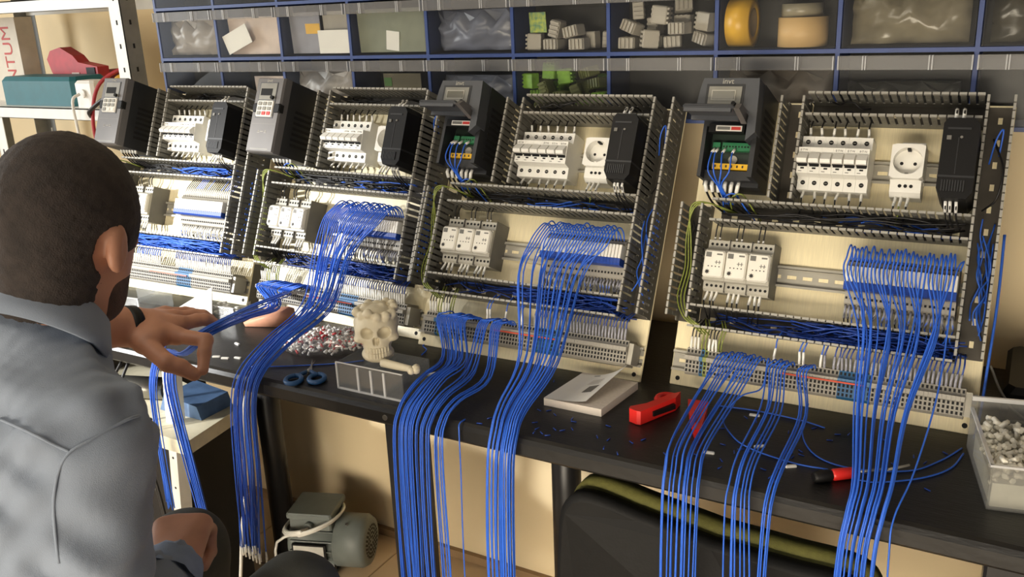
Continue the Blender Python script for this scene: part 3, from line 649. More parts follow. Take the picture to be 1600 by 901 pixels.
b = MB(); b.cbox(-0.04,0.04,-0.03,0.03,0,0.075,0.008); b.cyl((0,-0.0305,0.04),(0,-1,0),0.012,0.006,14); tag(b.build('plug_box', M_white, None, (-2.32, 1.645, ZL)), 'small white plug box with a cord at the shelf edge', 'plug box')
b = MB(); b.tube(smooth_path([(-2.32,1.602,ZL+0.04),(-2.325,1.58,ZL+0.02),(-2.33,1.585,ZL-0.08),(-2.335,1.59,ZL-0.3)],6),0.004,6); tag(b.build('hanging_cable', M_white), 'white cable hanging from the plug box on the rack', 'cable')
b = MB(); b.tube(smooth_path([(-2.15,1.66,ZL+0.12),(-2.22,1.60,ZL+0.07),(-2.245,1.578,ZL-0.02),(-2.235,1.572,ZL-0.12),(-2.22,1.58,ZL-0.3)],8),0.005,6); tag(b.build('red_test_lead', mat('lead_red',(168,36,44),0.45)), 'red test lead hanging over the shelf edge', 'cable')
b = MB(); b.tube(smooth_path([(-2.262,1.584,ZL-0.018),(-2.238,1.565,ZL-0.004),(-2.20,1.558,ZL+0.014),(-2.16,1.562,ZL+0.034),(-2.12,1.573,ZL+0.052)],6),0.006,6); tag(b.build('black_test_lead', M_wblack), 'black test lead crossing the red one at the shelf', 'cable')
b = MB(); b.lathe([(0.02,0),(0.045,0),(0.045,0.03),(0.02,0.03),(0.02,0)],n=24); tag(b.build('tape_roll', M_tapey, None, (-2.175,1.665,ZL+0.047), (PI/2,0,0.2)), 'yellow tape roll standing on the rack shelf', 'tape')
b = MB(); b.cbox(-0.03,0.03,-0.02,0.02,0,0.03,0.004); 

# ------------------------------------------------------------------ things under the bench on the left
st = empty('equipment_stand', (-1.5, 1.2, 0)); tag(st, 'leaning white slotted post frame with a cream shelf under the bench', 'stand')
M_creamm = mat('cream_metal', (226, 218, 190), 0.5)
def spart(mb, name, m): return mb.build(name, m, st, (1.5, -1.2, 0))
b = MB()
for dx, dy, w_, d_ in ((0,0,0.022,0.002),(0.022,0,0.002,0.03)):
    b.loft([[(x0+dx,1.125+dy,z),(x0+dx+w_,1.125+dy,z),(x0+dx+w_,1.125+dy+d_,z),(x0+dx,1.125+dy+d_,z)] for x0, z in ((-1.600,0.0),(-1.520,0.706))], 0)
for k in range(8):
    z = 0.1+k*0.075; x = -1.600+0.08*z/0.706; b.cyl((x+0.012,1.1252,z),(0,-1,0),0.003,0.0006,8,1)
spart(b, 'post', [M_rack, M_hole]); 
spart(MB().prism([(-1.90,1.08),(-1.418,1.075),(-1.445,1.245),(-1.90,1.34)],0.530,0.560,'z'), 'shelf', M_creamm)
spart(MB().box(-1.89,-1.87,1.10,1.12,0,0.53), 'post', M_rack); spart(MB().box(-1.89,-1.87,1.30,1.32,0,0.53), 'post', M_rack)
b = MB(); b.cbox(-1.83,-1.565,1.168,1.330,0.0,0.5295,0.006); b.box(-1.82,-1.575,1.1665,1.1681,0.02,0.50,1); pc = b.build('computer_case', [M_black, mat('case_front', (24,22,22), 0.6)]); tag(pc, 'black computer case standing on the floor under the cream shelf', 'computer')
b = MB(); b.prism([(-1.60,0.5605),(-1.47,0.5605),(-1.48,0.590),(-1.58,0.600)],1.162,1.25,'y'); tag(b.build('blue_box', mat('box_blue',(84,110,146),0.35,var=0.2)), 'blue plastic box on the cream shelf', 'box')
b = MB(); b.cyl((-1.78,1.16,0.587),(0.95,0.3,0.0),0.025,0.16,16); tag(b.build('metal_tube', M_steel), 'short metal tube behind the leaning post', 'tube'); 
for k, (xa, xb) in enumerate(((-1.64,-1.52),(-1.58,-1.50),(-1.60,-1.56))):
    b = MB(); b.tube(smooth_path([(xa,1.092,0.703),(xa+0.005,1.070-0.008*k,0.66),(xa+0.02,1.066-0.008*k,0.6),(xb-0.01,1.066-0.008*k,0.45),(xb,1.075-0.008*k,0.2),(xb+0.01,1.085-0.01*k,0.0)],6),0.003,6); tag(b.build('black_cable', M_wblack), 'thin black cable hanging from the bench by the leaning post', 'cable', 'black cables by the leaning post')
b = MB(); b.tube(smooth_path([(-1.262,1.12,0.70),(-1.269,1.10,0.638),(-1.291,1.10,0.479),(-1.309,1.09,0.377),(-1.36,1.10,0.20),(-1.45,1.12,0.004)],6),0.0035,6); tag(b.build('white_cable', M_white), 'white cable hanging below the bench beside the round leg', 'cable')

# ------------------------------------------------------------------ electric motor on the floor
M_mot = mat('motor_grey', (112, 118, 114), 0.5, var=0.05); M_motd = mat('motor_dark', (62, 66, 66), 0.5)
mo = empty('electric_motor', (-1.462, 1.495, 0), (0,0,math.radians(20))); tag(mo, 'small grey electric motor on the floor with a coiled white cable', 'motor')
ax = lambda mb: mb
b = MB(); R = 0.062; n = 28
def xr(x, r): return [(x, r*math.cos(2*PI*k/n), 0.082+r*math.sin(2*PI*k/n)) for k in range(n)]
b.loft([xr(-0.10,0.040),xr(-0.095,0.055),xr(-0.085,0.058),xr(0.03,0.058)], 0, True, True); b.build('stator', M_mot, mo)
for k in range(16):
    a = 2*PI*k/16
    if 0.25*PI < a < 0.75*PI: continue
    q = MB(); c, s_ = math.cos(a), math.sin(a); q.loft([[(-0.085,0.056*c-0.001*s_,0.082+0.056*s_+0.001*c),(0.03,0.056*c-0.001*s_,0.082+0.056*s_+0.001*c),(0.03,0.056*c+0.001*s_,0.082+0.056*s_-0.001*c),(-0.085,0.056*c+0.001*s_,0.082+0.056*s_-0.001*c)],[(-0.085,0.065*c-0.001*s_,0.082+0.065*s_+0.001*c),(0.03,0.065*c-0.001*s_,0.082+0.065*s_+0.001*c),(0.03,0.065*c+0.001*s_,0.082+0.065*s_-0.001*c),(-0.085,0.065*c+0.001*s_,0.082+0.065*s_-0.001*c)]]); q.build('cooling_fin', M_mot, mo)
b = MB(); b.loft([xr(0.028,0.068),xr(0.095,0.068),xr(0.108,0.060),xr(0.110,0.045)], 0, True, True); cv = b.build('fan_cover', M_mot, mo); MB().cyl((0.060,-0.030,0.144),(0,-0.45,0.9),0.004,0.004,10).build('screw', M_steel, cv)
b = MB()
for rr in (0.012,0.022,0.032,0.041):
    for k in range(int(rr*600)):
        a = 2*PI*k/int(rr*600); b.cyl((0.1102, rr*math.cos(a), 0.082+rr*math.sin(a)),(1,0,0),0.0036,0.0006,6)
b.build('grille_holes', M_hole, cv)
b = MB(); b.cbox(-0.085,0.025,-0.05,0.05,0.135,0.168,0.004); b.cbox(-0.09,0.03,-0.055,0.055,0.168,0.182,0.004); b.cyl((-0.03,-0.05,0.15),(0,-1,0),0.011,0.016,12); b.build('terminal_box', M_mot, mo)
b = MB(); b.box(-0.075,0.02,-0.075,0.075,0.0,0.007); b.prism([(-0.05,0.007),(-0.03,0.007),(-0.02,0.04),(-0.035,0.05)],-0.07,0.02,'x'); b.prism([(0.05,0.007),(0.03,0.007),(0.02,0.04),(0.035,0.05)],-0.07,0.02,'x'); b.build('foot', M_motd, mo)
b = MB(); b.box(-0.078,0.012,-0.0668,-0.060,0.058,0.102,0); b.box(-0.074,0.006,-0.0675,-0.0667,0.062,0.098,1); b.build('name_plate', [M_black, mat('plate_alu',(196,194,186),0.35)], mo)
MB().cyl((-0.135,0,0.082),(1,0,0),0.009,0.04,12).build('shaft', M_steel, mo)
b = MB(); pts = []
for k in range(3*12+1):
    a = -0.5*PI+2*PI*k/12; pts.append((-0.04+0.075*math.cos(a)+0.003*k/12, -0.01+0.085*math.sin(a), 0.138+0.004*(k/12)+0.022*math.cos(a+0.4)))
pts = [(-0.03,-0.066,0.15),(-0.045,-0.088,0.152)]+pts+[(-0.12,-0.06,0.10),(-0.11,-0.085,0.03),(-0.06,-0.11,0.004),(-0.01,-0.12,0.004)]
b.tube(smooth_path(pts,3),0.0038,6); b.build('cable', M_white, mo)

# ------------------------------------------------------------------ signed-distance meshing (smooth closed bodies)
def sn_mesh(field, lo, hi, res):
    lo = np.array(lo, float); hi = np.array(hi, float); n = np.ceil((hi-lo)/res).astype(int)+1
    ax_ = [lo[i]+np.arange(n[i])*res for i in range(3)]
    X, Y, Z = np.meshgrid(*ax_, indexing='ij', copy=False)
    Fv = field(np.stack([X, Y, Z], -1)).astype(np.float32)
    ins = Fv < 0
    nx, ny, nz = Fv.shape
    cnt = np.zeros((nx-1, ny-1, nz-1), np.int32); acc = np.zeros((nx-1, ny-1, nz-1, 3), np.float32)
    cor = [(i, j, k) for i in (0,1) for j in (0,1) for k in (0,1)]
    sl = lambda c: tuple(slice(c[a], Fv.shape[a]-1+c[a]) for a in range(3))
    for a in cor:
        for d in range(3):
            if a[d] == 0:
                b = list(a); b[d] = 1; fa, fb = Fv[sl(a)], Fv[sl(b)]
                cr = (fa < 0) != (fb < 0); t = np.where(cr, fa/np.where(cr, fa-fb, 1), 0)
                cnt += cr
                for e in range(3): acc[..., e] += np.where(cr, a[e]+(t if e == d else 0), 0)
    act = cnt > 0; idx = -np.ones(act.shape, np.int64); idx[act] = np.arange(act.sum())
    I = np.argwhere(act); V = lo+(I+acc[act]/cnt[act][:, None])*res
    faces = []
    for d in range(3):
        o1, o2 = [(1, 2), (2, 0), (0, 1)][d]
        s0 = [slice(None)]*3; s1 = [slice(None)]*3; s0[d] = slice(0, -1); s1[d] = slice(1, None)
        a, b = ins[tuple(s0)], ins[tuple(s1)]; ch = np.argwhere(a != b)
        ok = np.ones(len(ch), bool)
        for o in (o1, o2): ok &= (ch[:, o] >= 1) & (ch[:, o] <= Fv.shape[o]-2)
        ch = ch[ok]; sgn = a[tuple(ch.T)]
        def at(q1, q2):
            c = ch.copy(); c[:, o1] -= q1; c[:, o2] -= q2; return idx[tuple(c.T)]
        q = np.stack([at(1,1), at(0,1), at(0,0), at(1,0)], -1)
        q[~sgn] = q[~sgn][:, ::-1]; faces.append(q)
    return V, np.concatenate(faces)
def smin(a, b, k):
    h = np.clip(0.5+0.5*(b-a)/k, 0, 1); return b*(1-h)+a*h-k*h*(1-h)
def cone(P, a, b, ra, rb):
    a = np.array(a, float); b = np.array(b, float); ab = b-a; t = np.clip(((P-a)@ab)/(ab@ab), 0, 1)
    return np.linalg.norm(P-a-t[..., None]*ab, axis=-1)-(ra+(rb-ra)*t)
def ell(P, c, r, Rm=None):
    q = P-np.array(c, float)
    if Rm is not None: q = q@np.array(Rm)          # columns = local axes
    r = np.array(r, float); k0 = np.linalg.norm(q/r, axis=-1); k1 = np.linalg.norm(q/(r*r), axis=-1)+1e-9
    return k0*(k0-1)/k1
def union(P, prims, k):
    d = None
    for p in prims:
        v = cone(P, *p[1:]) if p[0] == 'c' else ell(P, *p[1:])
        d = v if d is None else smin(d, v, k)
    return d
def raw_mesh(name, V, Fc, m):
    me = bpy.data.meshes.new(name); me.from_pydata([tuple(v) for v in V.tolist()], [], Fc.tolist())
    for q in (m if isinstance(m, list) else [m]): me.materials.append(q)
    me.polygons.foreach_set('use_smooth', [True]*len(me.polygons)); me.update(); return me

# ------------------------------------------------------------------ things on the bench
TZ = DZ
# skull ornament
M_bone = mat('skull_ivory', (206, 196, 170), 0.6, var=0.06, scale=40, bump=0.1)
M_boned = mat('skull_shadow_paint', (150, 124, 92), 0.7)
def skull_field(P):
    d = ell(P, (0, 0.012, 0.064), (0.039, 0.043, 0.034))
    d = smin(d, ell(P, (0, -0.010, 0.052), (0.034, 0.024, 0.024)), 0.012)
    d = smin(d, ell(P, (0, -0.014, 0.030), (0.023, 0.022, 0.018)), 0.010)           # upper jaw
    d = smin(d, ell(P, (0, -0.006, 0.014), (0.028, 0.029, 0.015)), 0.008)           # lower jaw
    for s_ in (-1, 1):
        d = smin(d, ell(P, (s_*0.029, -0.014, 0.045), (0.010, 0.014, 0.006)), 0.006)  # cheekbone
        d = np.maximum(d, -ell(P, (s_*0.0155, -0.036, 0.0585), (0.0125, 0.020, 0.0105)))
    d = np.maximum(d, -np.minimum(ell(P, (-0.0025, -0.036, 0.0445), (0.0032, 0.012, 0.0075)), ell(P, (0.0025, -0.036, 0.0445), (0.0032, 0.012, 0.0075))))
    for s_ in (-1, 1): d = np.maximum(d, -ell(P, (s_*0.026, -0.022, 0.030), (0.005, 0.012, 0.010)))
    d = np.maximum(d, -P[..., 2])
    q = random.Random(5)
    for i in range(21):
        a = i*2*PI/13; rr = (0.032 if i < 13 else 0.016)+q.uniform(-.003, .003)
        d = smin(d, ell(P, (rr*math.cos(a), 0.010+rr*math.sin(a)*1.02, 0.087+q.uniform(-0.004, 0.005)), (0.0084, 0.0084, 0.0086)), 0.003)
    return d
V, Fc = sn_mesh(skull_field, (-0.06, -0.06, -0.004), (0.06, 0.07, 0.112), 0.0018)
sk = empty('skull_ornament', (-0.957, 1.146, TZ+0.0512), (0, 0, math.radians(36))); tag(sk, 'ivory skull ornament with a knobbly open crown', 'skull')
so = put('skull', raw_mesh('skull', V, Fc, M_bone), sk)
b = MB()
for k in range(9):
    a = (k-4)*0.0046; yy = -0.0380+(k-4)**2*0.00075; b.cbox(a-0.0020, a+0.0020, yy-0.0008, yy+0.006, 0.0240, 0.033, 0.0006); b.cbox(a-0.0020, a+0.0020, yy+0.0004, yy+0.006, 0.0140, 0.0232, 0.0006)
b.build('teeth', M_bone, sk)
# clear organiser and bone
M_acr = clear_mat('acrylic', (0.95, 0.96, 0.96), 0.10, 0.05, (0.8, 0.8, 0.8)); M_acre = clear_mat('acrylic_edge', (0.72, 0.74, 0.74), 0.35, 0.55, (0.85, 0.85, 0.85))
org = empty('clear_organiser', (-0.945, 1.145, TZ)); tag(org, 'clear acrylic compartment tray in front of the skull', 'organiser')
b = MB()
b.box(-0.075,0.068,-0.04,0.04,0,0.002); b.box(-0.075,0.068,-0.04,-0.038,0,0.050); b.box(-0.075,0.068,0.038,0.04,0,0.050); b.box(-0.075,-0.073,-0.04,0.04,0,0.050); b.box(0.066,0.068,-0.04,0.04,0,0.050); b.build('tray', M_acr, org)
for x in (-0.030, -0.001, 0.027): MB().box(x, x+0.0025, -0.038, 0.038, 0.002, 0.044).build('divider', M_acr, org); MB().box(x-0.0008, x+0.0033, -0.0408, -0.0385, 0.002, 0.046).build('divider_edge', M_acre, org)
b = MB(); b.box(-0.076,0.069,-0.0415,-0.0385,0,0.003); b.box(-0.0765,-0.0735,-0.0415,-0.0385,0,0.051); b.box(-0.076,0.069,-0.041,-0.039,0.0495,0.0512); b.build('rim', M_acre, org)
b = MB(); P = smooth_path([(-0.9285,1.1210,0.7990),(-0.900,1.119,0.7990),(-0.880,1.119,0.7985),(-0.866,1.119,0.7985)],5); b.tube(P,0.008,8,0,0.0055); b.sphere((-0.857,1.119,0.7995),0.0085,8); b.sphere((-0.862,1.112,0.7985),0.0068,8); b.sphere((-0.862,1.127,0.7985),0.0068,8)
tag(b.build('bone', M_bone), 'small ivory bone lying across the clear tray', 'bone')
b = MB(); b.tube([(-0.905,1.215,TZ+0.0028),(-0.872,1.262,TZ+0.0028)],0.0028,8); tag(b.build('white_stick', M_white), 'thin white stick on the bench beside the clear tray', 'stick')
# bag of ferrules
bagf = empty('ferrule_bag', (-1.172, 1.258, TZ), (0,0,math.radians(25))); tag(bagf, 'open clear bag heaped with white and red ferrules', 'bag')
q = random.Random(8); b = MB(); b2 = MB()
for i in range(520):
    a = q.uniform(0,2*PI); r = math.sqrt(q.random()); x = 0.088*r*math.cos(a); y = 0.052*r*math.sin(a); z = 0.008+(0.033*(1-r*r))*q.uniform(0.2,1)
    dv = Vector((q.uniform(-1,1),q.uniform(-1,1),q.uniform(-.6,.6))).normalized(); b.cyl((x,y,z),dv,0.0022,0.0085,5,1 if q.random()<0.2 else 0)
o = b.build('ferrules', [M_wgrey, mat('ferrule_red',(196,54,58),0.5)], bagf); o['kind'] = 'stuff'
b = MB(); rings = []
for j in range(6):
    t = j/5; rr = (0.70+0.42*math.sin(PI*min(1,0.15+t*0.7)))
    rings.append([(0.098*rr*math.cos(2*PI*k/24)*(1+0.05*math.sin(k*2.1+j)), 0.060*rr*math.sin(2*PI*k/24)*(1+0.06*math.sin(k*1.7+j*2)), 0.0005+0.042*t+0.004*math.sin(k*1.3)*t) for k in range(24)])
b.loft(rings, 0, False, True); b.build('bag_film', clear_mat('film', (0.97,0.96,0.96), 0.10, 0.09), bagf)
# scissors
sc = empty('scissors', (-1.112, 1.128, TZ), (0,0,math.radians(122))); tag(sc, 'small scissors with blue ring handles beside the ferrule bag', 'scissors')
M_scb = mat('handle_blue', (30, 74, 120), 0.45)
for s_ in (-1, 1):
    ring = [(-0.030+0.019*math.cos(2*PI*k/20), s_*0.021+0.014*math.sin(2*PI*k/20), 0.005) for k in range(21)]
    h = MB(); h.tube(ring, 0.0045, 8); h.tube([(-0.012, s_*0.017, 0.005),(0.004, s_*0.004, 0.005)], 0.004, 8); h.build('handle', M_scb, sc)
    h = MB(); h.prism([(0.0,s_*0.004-0.003),(0.0,s_*0.004+0.003),(0.062,-s_*0.003)], 0.003 if s_>0 else 0.005, 0.005 if s_>0 else 0.007, 'z'); h.build('blade', M_steel, sc)
MB().cyl((0.010,0,0.0025),(0,0,1),0.003,0.006,10).build('pivot', M_steel, sc)
# booklet
bk = empty('booklet', (-0.600, 1.257, TZ)); tag(bk, 'thick white booklet with its cover curling open', 'booklet')
M_pg = mat('page_edges', (214, 204, 192), 0.8, var=0.06, scale=200, stretch=(1,1,20))
b = MB(); b.prism([(-0.056,-0.062),(0.048,-0.062),(0.060,0.062),(-0.044,0.064)], 0.0, 0.013, 'z'); b.build('pages', M_pg, bk)
b = MB(); rows = []
for j in range(9):
    t = j/8; row = []
    for i in range(9):
        s_ = i/8; x = (-0.056+0.104*s_)+(0.012)*t; y = -0.062+0.116*t; lift = 0.030*(s_**2.2)*(0.18+0.82*t)
        row.append((x-0.030*s_*s_*(1-0.4*t), y+0.006*s_, 0.0136+lift))
    rows.append(row)
for j in range(8):
    for i in range(8):
        b.quad(rows[j][i],rows[j][i+1],rows[j+1][i+1],rows[j+1][i],0,True); dn = lambda p:(p[0],p[1],p[2]-0.0004); b.quad(dn(rows[j+1][i]),dn(rows[j+1][i+1]),dn(rows[j][i+1]),dn(rows[j][i]),0,True)
def on(s_, t):
    x = (-0.056+0.104*s_)+0.012*t; y = -0.062+0.116*t; lift = 0.030*(s_**2.2)*(0.18+0.82*t); return (x-0.030*s_*s_*(1-0.4*t), y+0.006*s_, 0.0136+lift+0.0004)
b.quad(on(.52,.30),on(.76,.30),on(.76,.52),on(.52,.52),1)
for k in range(4): b.quad(on(.40,.60+k*.05),on(.66,.60+k*.05),on(.66,.615+k*.05),on(.40,.615+k*.05),2)
b.quad(on(.30,.93),on(.42,.93),on(.42,.955),on(.30,.955),1)
b.build('cover', [M_paper, M_print, mat('print_faint',(196,190,184),0.7)], bk)
# red wire stripper tools
M_tool = mat('tool_red', (206, 38, 32), 0.4, var=0.05)
ws = empty('wire_stripper', (-0.477, 1.243, TZ), (0,0,math.radians(63))); tag(ws, 'red plastic wire stripper lying open on the bench', 'wire stripper')
b = MB(); b.prism([(-0.052,-0.012),(-0.048,-0.017),(0.030,-0.012),(0.052,0.000),(0.030,0.004),(-0.02,0.001),(-0.048,0.008),(-0.054,0.003)],0.001,0.024,'z'); b.build('body', M_tool, ws)
b = MB(); b.tube(smooth_path([(0.012,0.004,0.014),(0.018,0.018,0.015),(0.034,0.022,0.015),(0.046,0.012,0.014),(0.050,0.002,0.012)],5),0.0055,8); b.build('loop_handle', M_tool, ws)
MB().box(-0.022,0.024,-0.0185,-0.0120,0.008,0.016).build('blade_slot', M_black, ws)
w2 = empty('wire_cutter', (-0.408, 1.240, TZ), (0,0,math.radians(-72))); tag(w2, 'flat red tool partly under the falling blue wires', 'cutter')
b = MB(); b.prism([(-0.056,-0.016),(-0.050,0.016),(-0.02,0.014),(0.05,0.006),(0.055,-0.004),(0.0,-0.012)],0.0,0.014,'z'); b.build('body', M_tool, w2); MB().box(-0.015,0.03,-0.005,0.003,0.0138,0.0146).build('recess', mat('tool_dark_red',(140,24,24),0.5), w2)
# screwdriver
sd = empty('screwdriver', (-0.185, 1.148, TZ), (0,0,math.radians(38))); tag(sd, 'stubby screwdriver with red and black grip on the bench', 'screwdriver')
def lx(prof, m, name):
    q_ = MB(); n_ = 16; q_.loft([[(x, r*math.cos(2*PI*k/n_), 0.0085+r*math.sin(2*PI*k/n_)) for k in range(n_)] for x, r in prof], 0, True, True); q_.build(name, m, sd)
lx([(-0.030,0.006),(-0.026,0.0082),(-0.006,0.0082),(-0.002,0.006)], M_black, 'grip_end'); lx([(-0.004,0.0065),(0.0,0.0083),(0.026,0.0078),(0.030,0.005)], M_tool, 'grip'); lx([(0.029,0.0022),(0.075,0.0022),(0.078,0.001)], M_steel, 'shank')
# clear bin of sleeves
bn = empty('sleeve_bin', (-0.001, 1.156, TZ), (0,0,math.radians(11.5))); tag(bn, 'clear plastic bin half full of white cable sleeves', 'bin')
b = MB(); W, D_, H, t = 0.16, 0.175, 0.062, 0.0025
b.box(0,W,0,D_,0,t); b.box(0,W,0,t,0,H); b.box(0,W,D_-t,D_,0,H+0.016); b.box(0,t,0,D_,0,H); b.box(W-t,W,0,D_,0,H); b.build('bin', clear_mat('bin_clear',(0.86,0.86,0.84),0.10,0.14,(0.7,0.7,0.68)), bn)
b = MB(); b.box(-0.001,W+0.001,-0.001,0.0035,H-0.002,H+0.001); b.box(-0.001,0.0035,0,D_,H-0.002,H+0.001); b.box(0,W,D_-0.0035,D_+0.001,H+0.012,H+0.018); b.build('rim', M_acre, bn)
b = MB(); q = random.Random(4)
b.box(0.004,W-0.004,0.004,D_-0.03,0.003,0.036)
for i in range(620):
    x, y = q.uniform(0.008,W-0.010), q.uniform(0.008,D_-0.03); top_ = 0.046+0.012*math.sin(x*40)+0.008*math.cos(y*50); z = q.uniform(0.030, top_+0.004)
    dv = Vector((q.uniform(-1,1),q.uniform(-1,1),q.uniform(-.7,.7))).normalized()*0.006
    dv.x = max(-x+0.005, min(W-0.005-x, dv.x)); b.cyl(Vector((x,max(0.011,y),z))-dv*0.5,dv,0.0034,0.011,6)
o = b.build('sleeves', mat('sleeve_pile',(228,224,210),0.5), bn); o['kind'] = 'stuff'
# items behind the man's hand
sh = empty('paper_sheet', (-1.60, 1.30, TZ)); tag(sh, 'pale grey folded sheet standing among clear trays under the lit panel', 'paper')
MB().quad((-0.055,-0.05,0.0),(0.085,-0.035,0.0),(0.095,-0.03,0.082),(0.05,-0.02,0.058)).quad((0.05,-0.019,0.058),(0.095,-0.029,0.082),(0.085,-0.034,0.0),(-0.055,-0.049,0.0)).build('sheet', mat('sheet_grey',(196,192,188),0.6), sh)
MB().prism([(-0.055,-0.05),(0.045,-0.040),(0.042,0.015),(-0.04,0.01)],0.0,0.002,'z').build('fold', mat('sheet_grey',(196,192,188),0.6), sh)
def ctray(name, loc, rz, W, D_, H, label):
    e = empty(name, loc, (0,0,rz)); tag(e, label, 'tray'); b = MB(); t = 0.002
    b.box(0,W,0,D_,0,t); b.box(0,W,0,t,0,H); b.box(0,W,D_-t,D_,0,H); b.box(0,t,0,D_,0,H); b.box(W-t,W,0,D_,0,H); b.build('tray', M_acr, e)
    r = MB(); r.box(-0.001,W+0.001,-0.001,0.003,H-0.001,H+0.001); r.box(-0.001,0.002,-0.001,0.002,0,H); r.box(W-0.002,W+0.001,-0.001,0.002,0,H); r.build('rim', M_acre, e); return e
ctray('clear_tray', (-1.79,1.20,TZ), 0.1, 0.11, 0.10, 0.05, 'clear plastic tray just beyond the man\'s wrist')
ctray('clear_tray', (-1.545,1.275,TZ), 0.05, 0.085, 0.055, 0.035, 'small clear tray of white scraps at the man\'s fingertips')
b = MB(); q = random.Random(12)
for i in range(40): b.box(*[c for p in [(q.uniform(-1.54,-1.475),)] for c in (p[0],p[0]+0.008)], *[c for p in [(q.uniform(1.283,1.318),)] for c in (p[0],p[0]+0.006)], *[c for p in [(q.uniform(TZ+0.003,TZ+0.028),)] for c in (p[0],p[0]+0.004)])
tag(b.build('white_scraps', M_wgrey), 'heap of white scraps filling the small clear tray', 'scraps', None, 'stuff')
b = MB(); b.loft([[(-1.425,1.275,TZ+0.001),(-1.36,1.300,TZ+0.001),(-1.33,1.335,TZ+0.001),(-1.40,1.325,TZ+0.001)],[(-1.428,1.274,TZ+0.010),(-1.36,1.302,TZ+0.030),(-1.335,1.335,TZ+0.036),(-1.405,1.325,TZ+0.026)],[(-1.41,1.285,TZ+0.014),(-1.375,1.307,TZ+0.037),(-1.345,1.330,TZ+0.040),(-1.40,1.318,TZ+0.034)]],0,True,True)
tag(b.build('tan_packet', mat('packet_tan',(206,148,118),0.6,var=0.1,scale=25)), 'tan paper packet lying under the wires the man holds', 'packet')
q = random.Random(21)
for i, (x, y) in enumerate(((-1.376,1.120),(-1.345,1.121),(-1.322,1.122),(-1.300,1.134),(-1.36,1.19),(-0.245,1.16),(-0.30,1.20),(-0.36,1.15),(-0.335,1.30))):
    o = MB().cbox(-0.008,0.008,-0.0026,0.0026,0,0.003,0.001).build('white_sleeve', M_wgrey, None, (x,y,TZ), (0,0,q.uniform(-.6,.9))); tag(o, 'small loose white sleeve on the black bench top', 'sleeve', 'loose white sleeves on the bench')
ob = MB().cyl((-0.005,0,0.0009),(1,0,0),0.0009,0.009,5).mesh('wire_offcut', M_blued)
AVOID = [(px_, py_, 0.016) for px_, py_ in ((-0.245,1.16),(-0.30,1.20),(-0.36,1.15),(-0.335,1.30))]
for L_ in ([(-0.377,1.272),(-0.344,1.214),(-0.307,1.186),(-0.244,1.17),(-0.197,1.172)], [(-0.264,1.35),(-0.254,1.268),(-0.221,1.206),(-0.17,1.189),(-0.10,1.214),(-0.064,1.264),(-0.041,1.316)], [(-0.155,1.160),(-0.129,1.166),(-0.081,1.202),(-0.050,1.246),(-0.0375,1.300)], [(-0.399,1.309),(-0.338,1.316),(-0.267,1.311),(-0.228,1.300)]):
    AVOID += [(p_[0], p_[1], 0.0085) for p_ in smooth_path([(a_[0], a_[1], 0) for a_ in L_], 8)]
q = random.Random(31); spots = [(q.uniform(-0.72,-0.03), q.uniform(1.09,1.30)) for _ in range(120)]
for x, y in spots:
    if (-0.68 < x < -0.52 and y > 1.18) or (-0.52 < x < -0.38 and y > 1.17) or (-0.24 < x < -0.10 and y < 1.20) or (x > -0.05): continue
    for _ in range(30):
        if all((x-p[0])**2+(y-p[1])**2 > p[2]**2 for p in AVOID): break
        x -= 0.004; y -= 0.003
    AVOID.append((x, y, 0.0115))
    tag(put('wire_offcut', ob, None, (x,y,TZ), (0,0,q.uniform(0,PI))), 'short blue wire offcut lying on the black bench top', 'wire offcut', 'blue wire offcuts on the bench')
# dark instrument behind the bin
b = MB(); b.cbox(0.0,0.22,1.44,1.64,TZ,TZ+0.055,0.01); tag(b.build('black_instrument', M_black), 'low black case on the bench behind the clear bin', 'case')
b = MB(); b.tube(smooth_path([(-0.02,1.43,TZ+0.09),(0.0,1.425,TZ+0.05),(0.03,1.42,TZ+0.02),(0.09,1.41,TZ+0.005)],6),0.002,6); b.tube(smooth_path([(-0.01,1.41,TZ+0.003),(0.03,1.40,TZ+0.02),(0.10,1.39,TZ+0.003)],6),0.002,6); tag(b.build('grey_cable', M_print), 'thin grey cable in front of the low black case', 'cable')

# ------------------------------------------------------------------ chair pushed under the bench
ch = empty('office_chair', (-0.385, 1.30, 0)); tag(ch, 'black office chair with an olive green cushion rim pushed under the bench', 'chair')
M_shell = mat('chair_black', (17, 17, 17), 0.7, spec=0.25, var=0.1, bump=0.2, scale=60); M_olive = mat('cushion_olive', (106, 104, 50), 0.8, var=0.1, bump=0.3, scale=120)
def back_rings(y0, y1, x0, x1, z0, z1, inset, dip):
    out = []; K = 40
    for yy, e in ((y0, inset), (y0+0.2*(y1-y0), 0), (y0+0.8*(y1-y0), 0), (y1, inset)):
        r = []
        for k in range(K):
            a = 2*PI*k/K; c, s_ = math.cos(a), math.sin(a); p_ = 0.36
            x = (x0+x1)/2+((x1-x0)/2-e)*math.copysign(abs(c)**p_, c); zz = (z0+z1)/2+((z1-z0)/2-e)*math.copysign(abs(s_)**p_, s_)
            fx = (x-(x0+x1)/2)/((x1-x0)/2); zz += (dip*(abs(fx)**2)-dip)*max(0, s_)*1.0
            r.append((x+0.385, yy-1.30+0.035*(1-fx*fx)-0.02*(zz-z0)/(z1-z0), zz))
        out.append(r)
    return out
b = MB(); b.loft(back_rings(1.105,1.140,-0.634,-0.160,0.33,0.662,0.008,0.055),0,True,True); b.build('back_shell', M_shell, ch, (0,0,0), (0, math.radians(5.0), 0))
b = MB(); b.loft(back_rings(1.138,1.185,-0.632,-0.158,0.34,0.668,0.014,0.052),0,True,True); b.build('back_cushion', M_olive, ch, (0,0,0), (0, math.radians(5.0), 0))
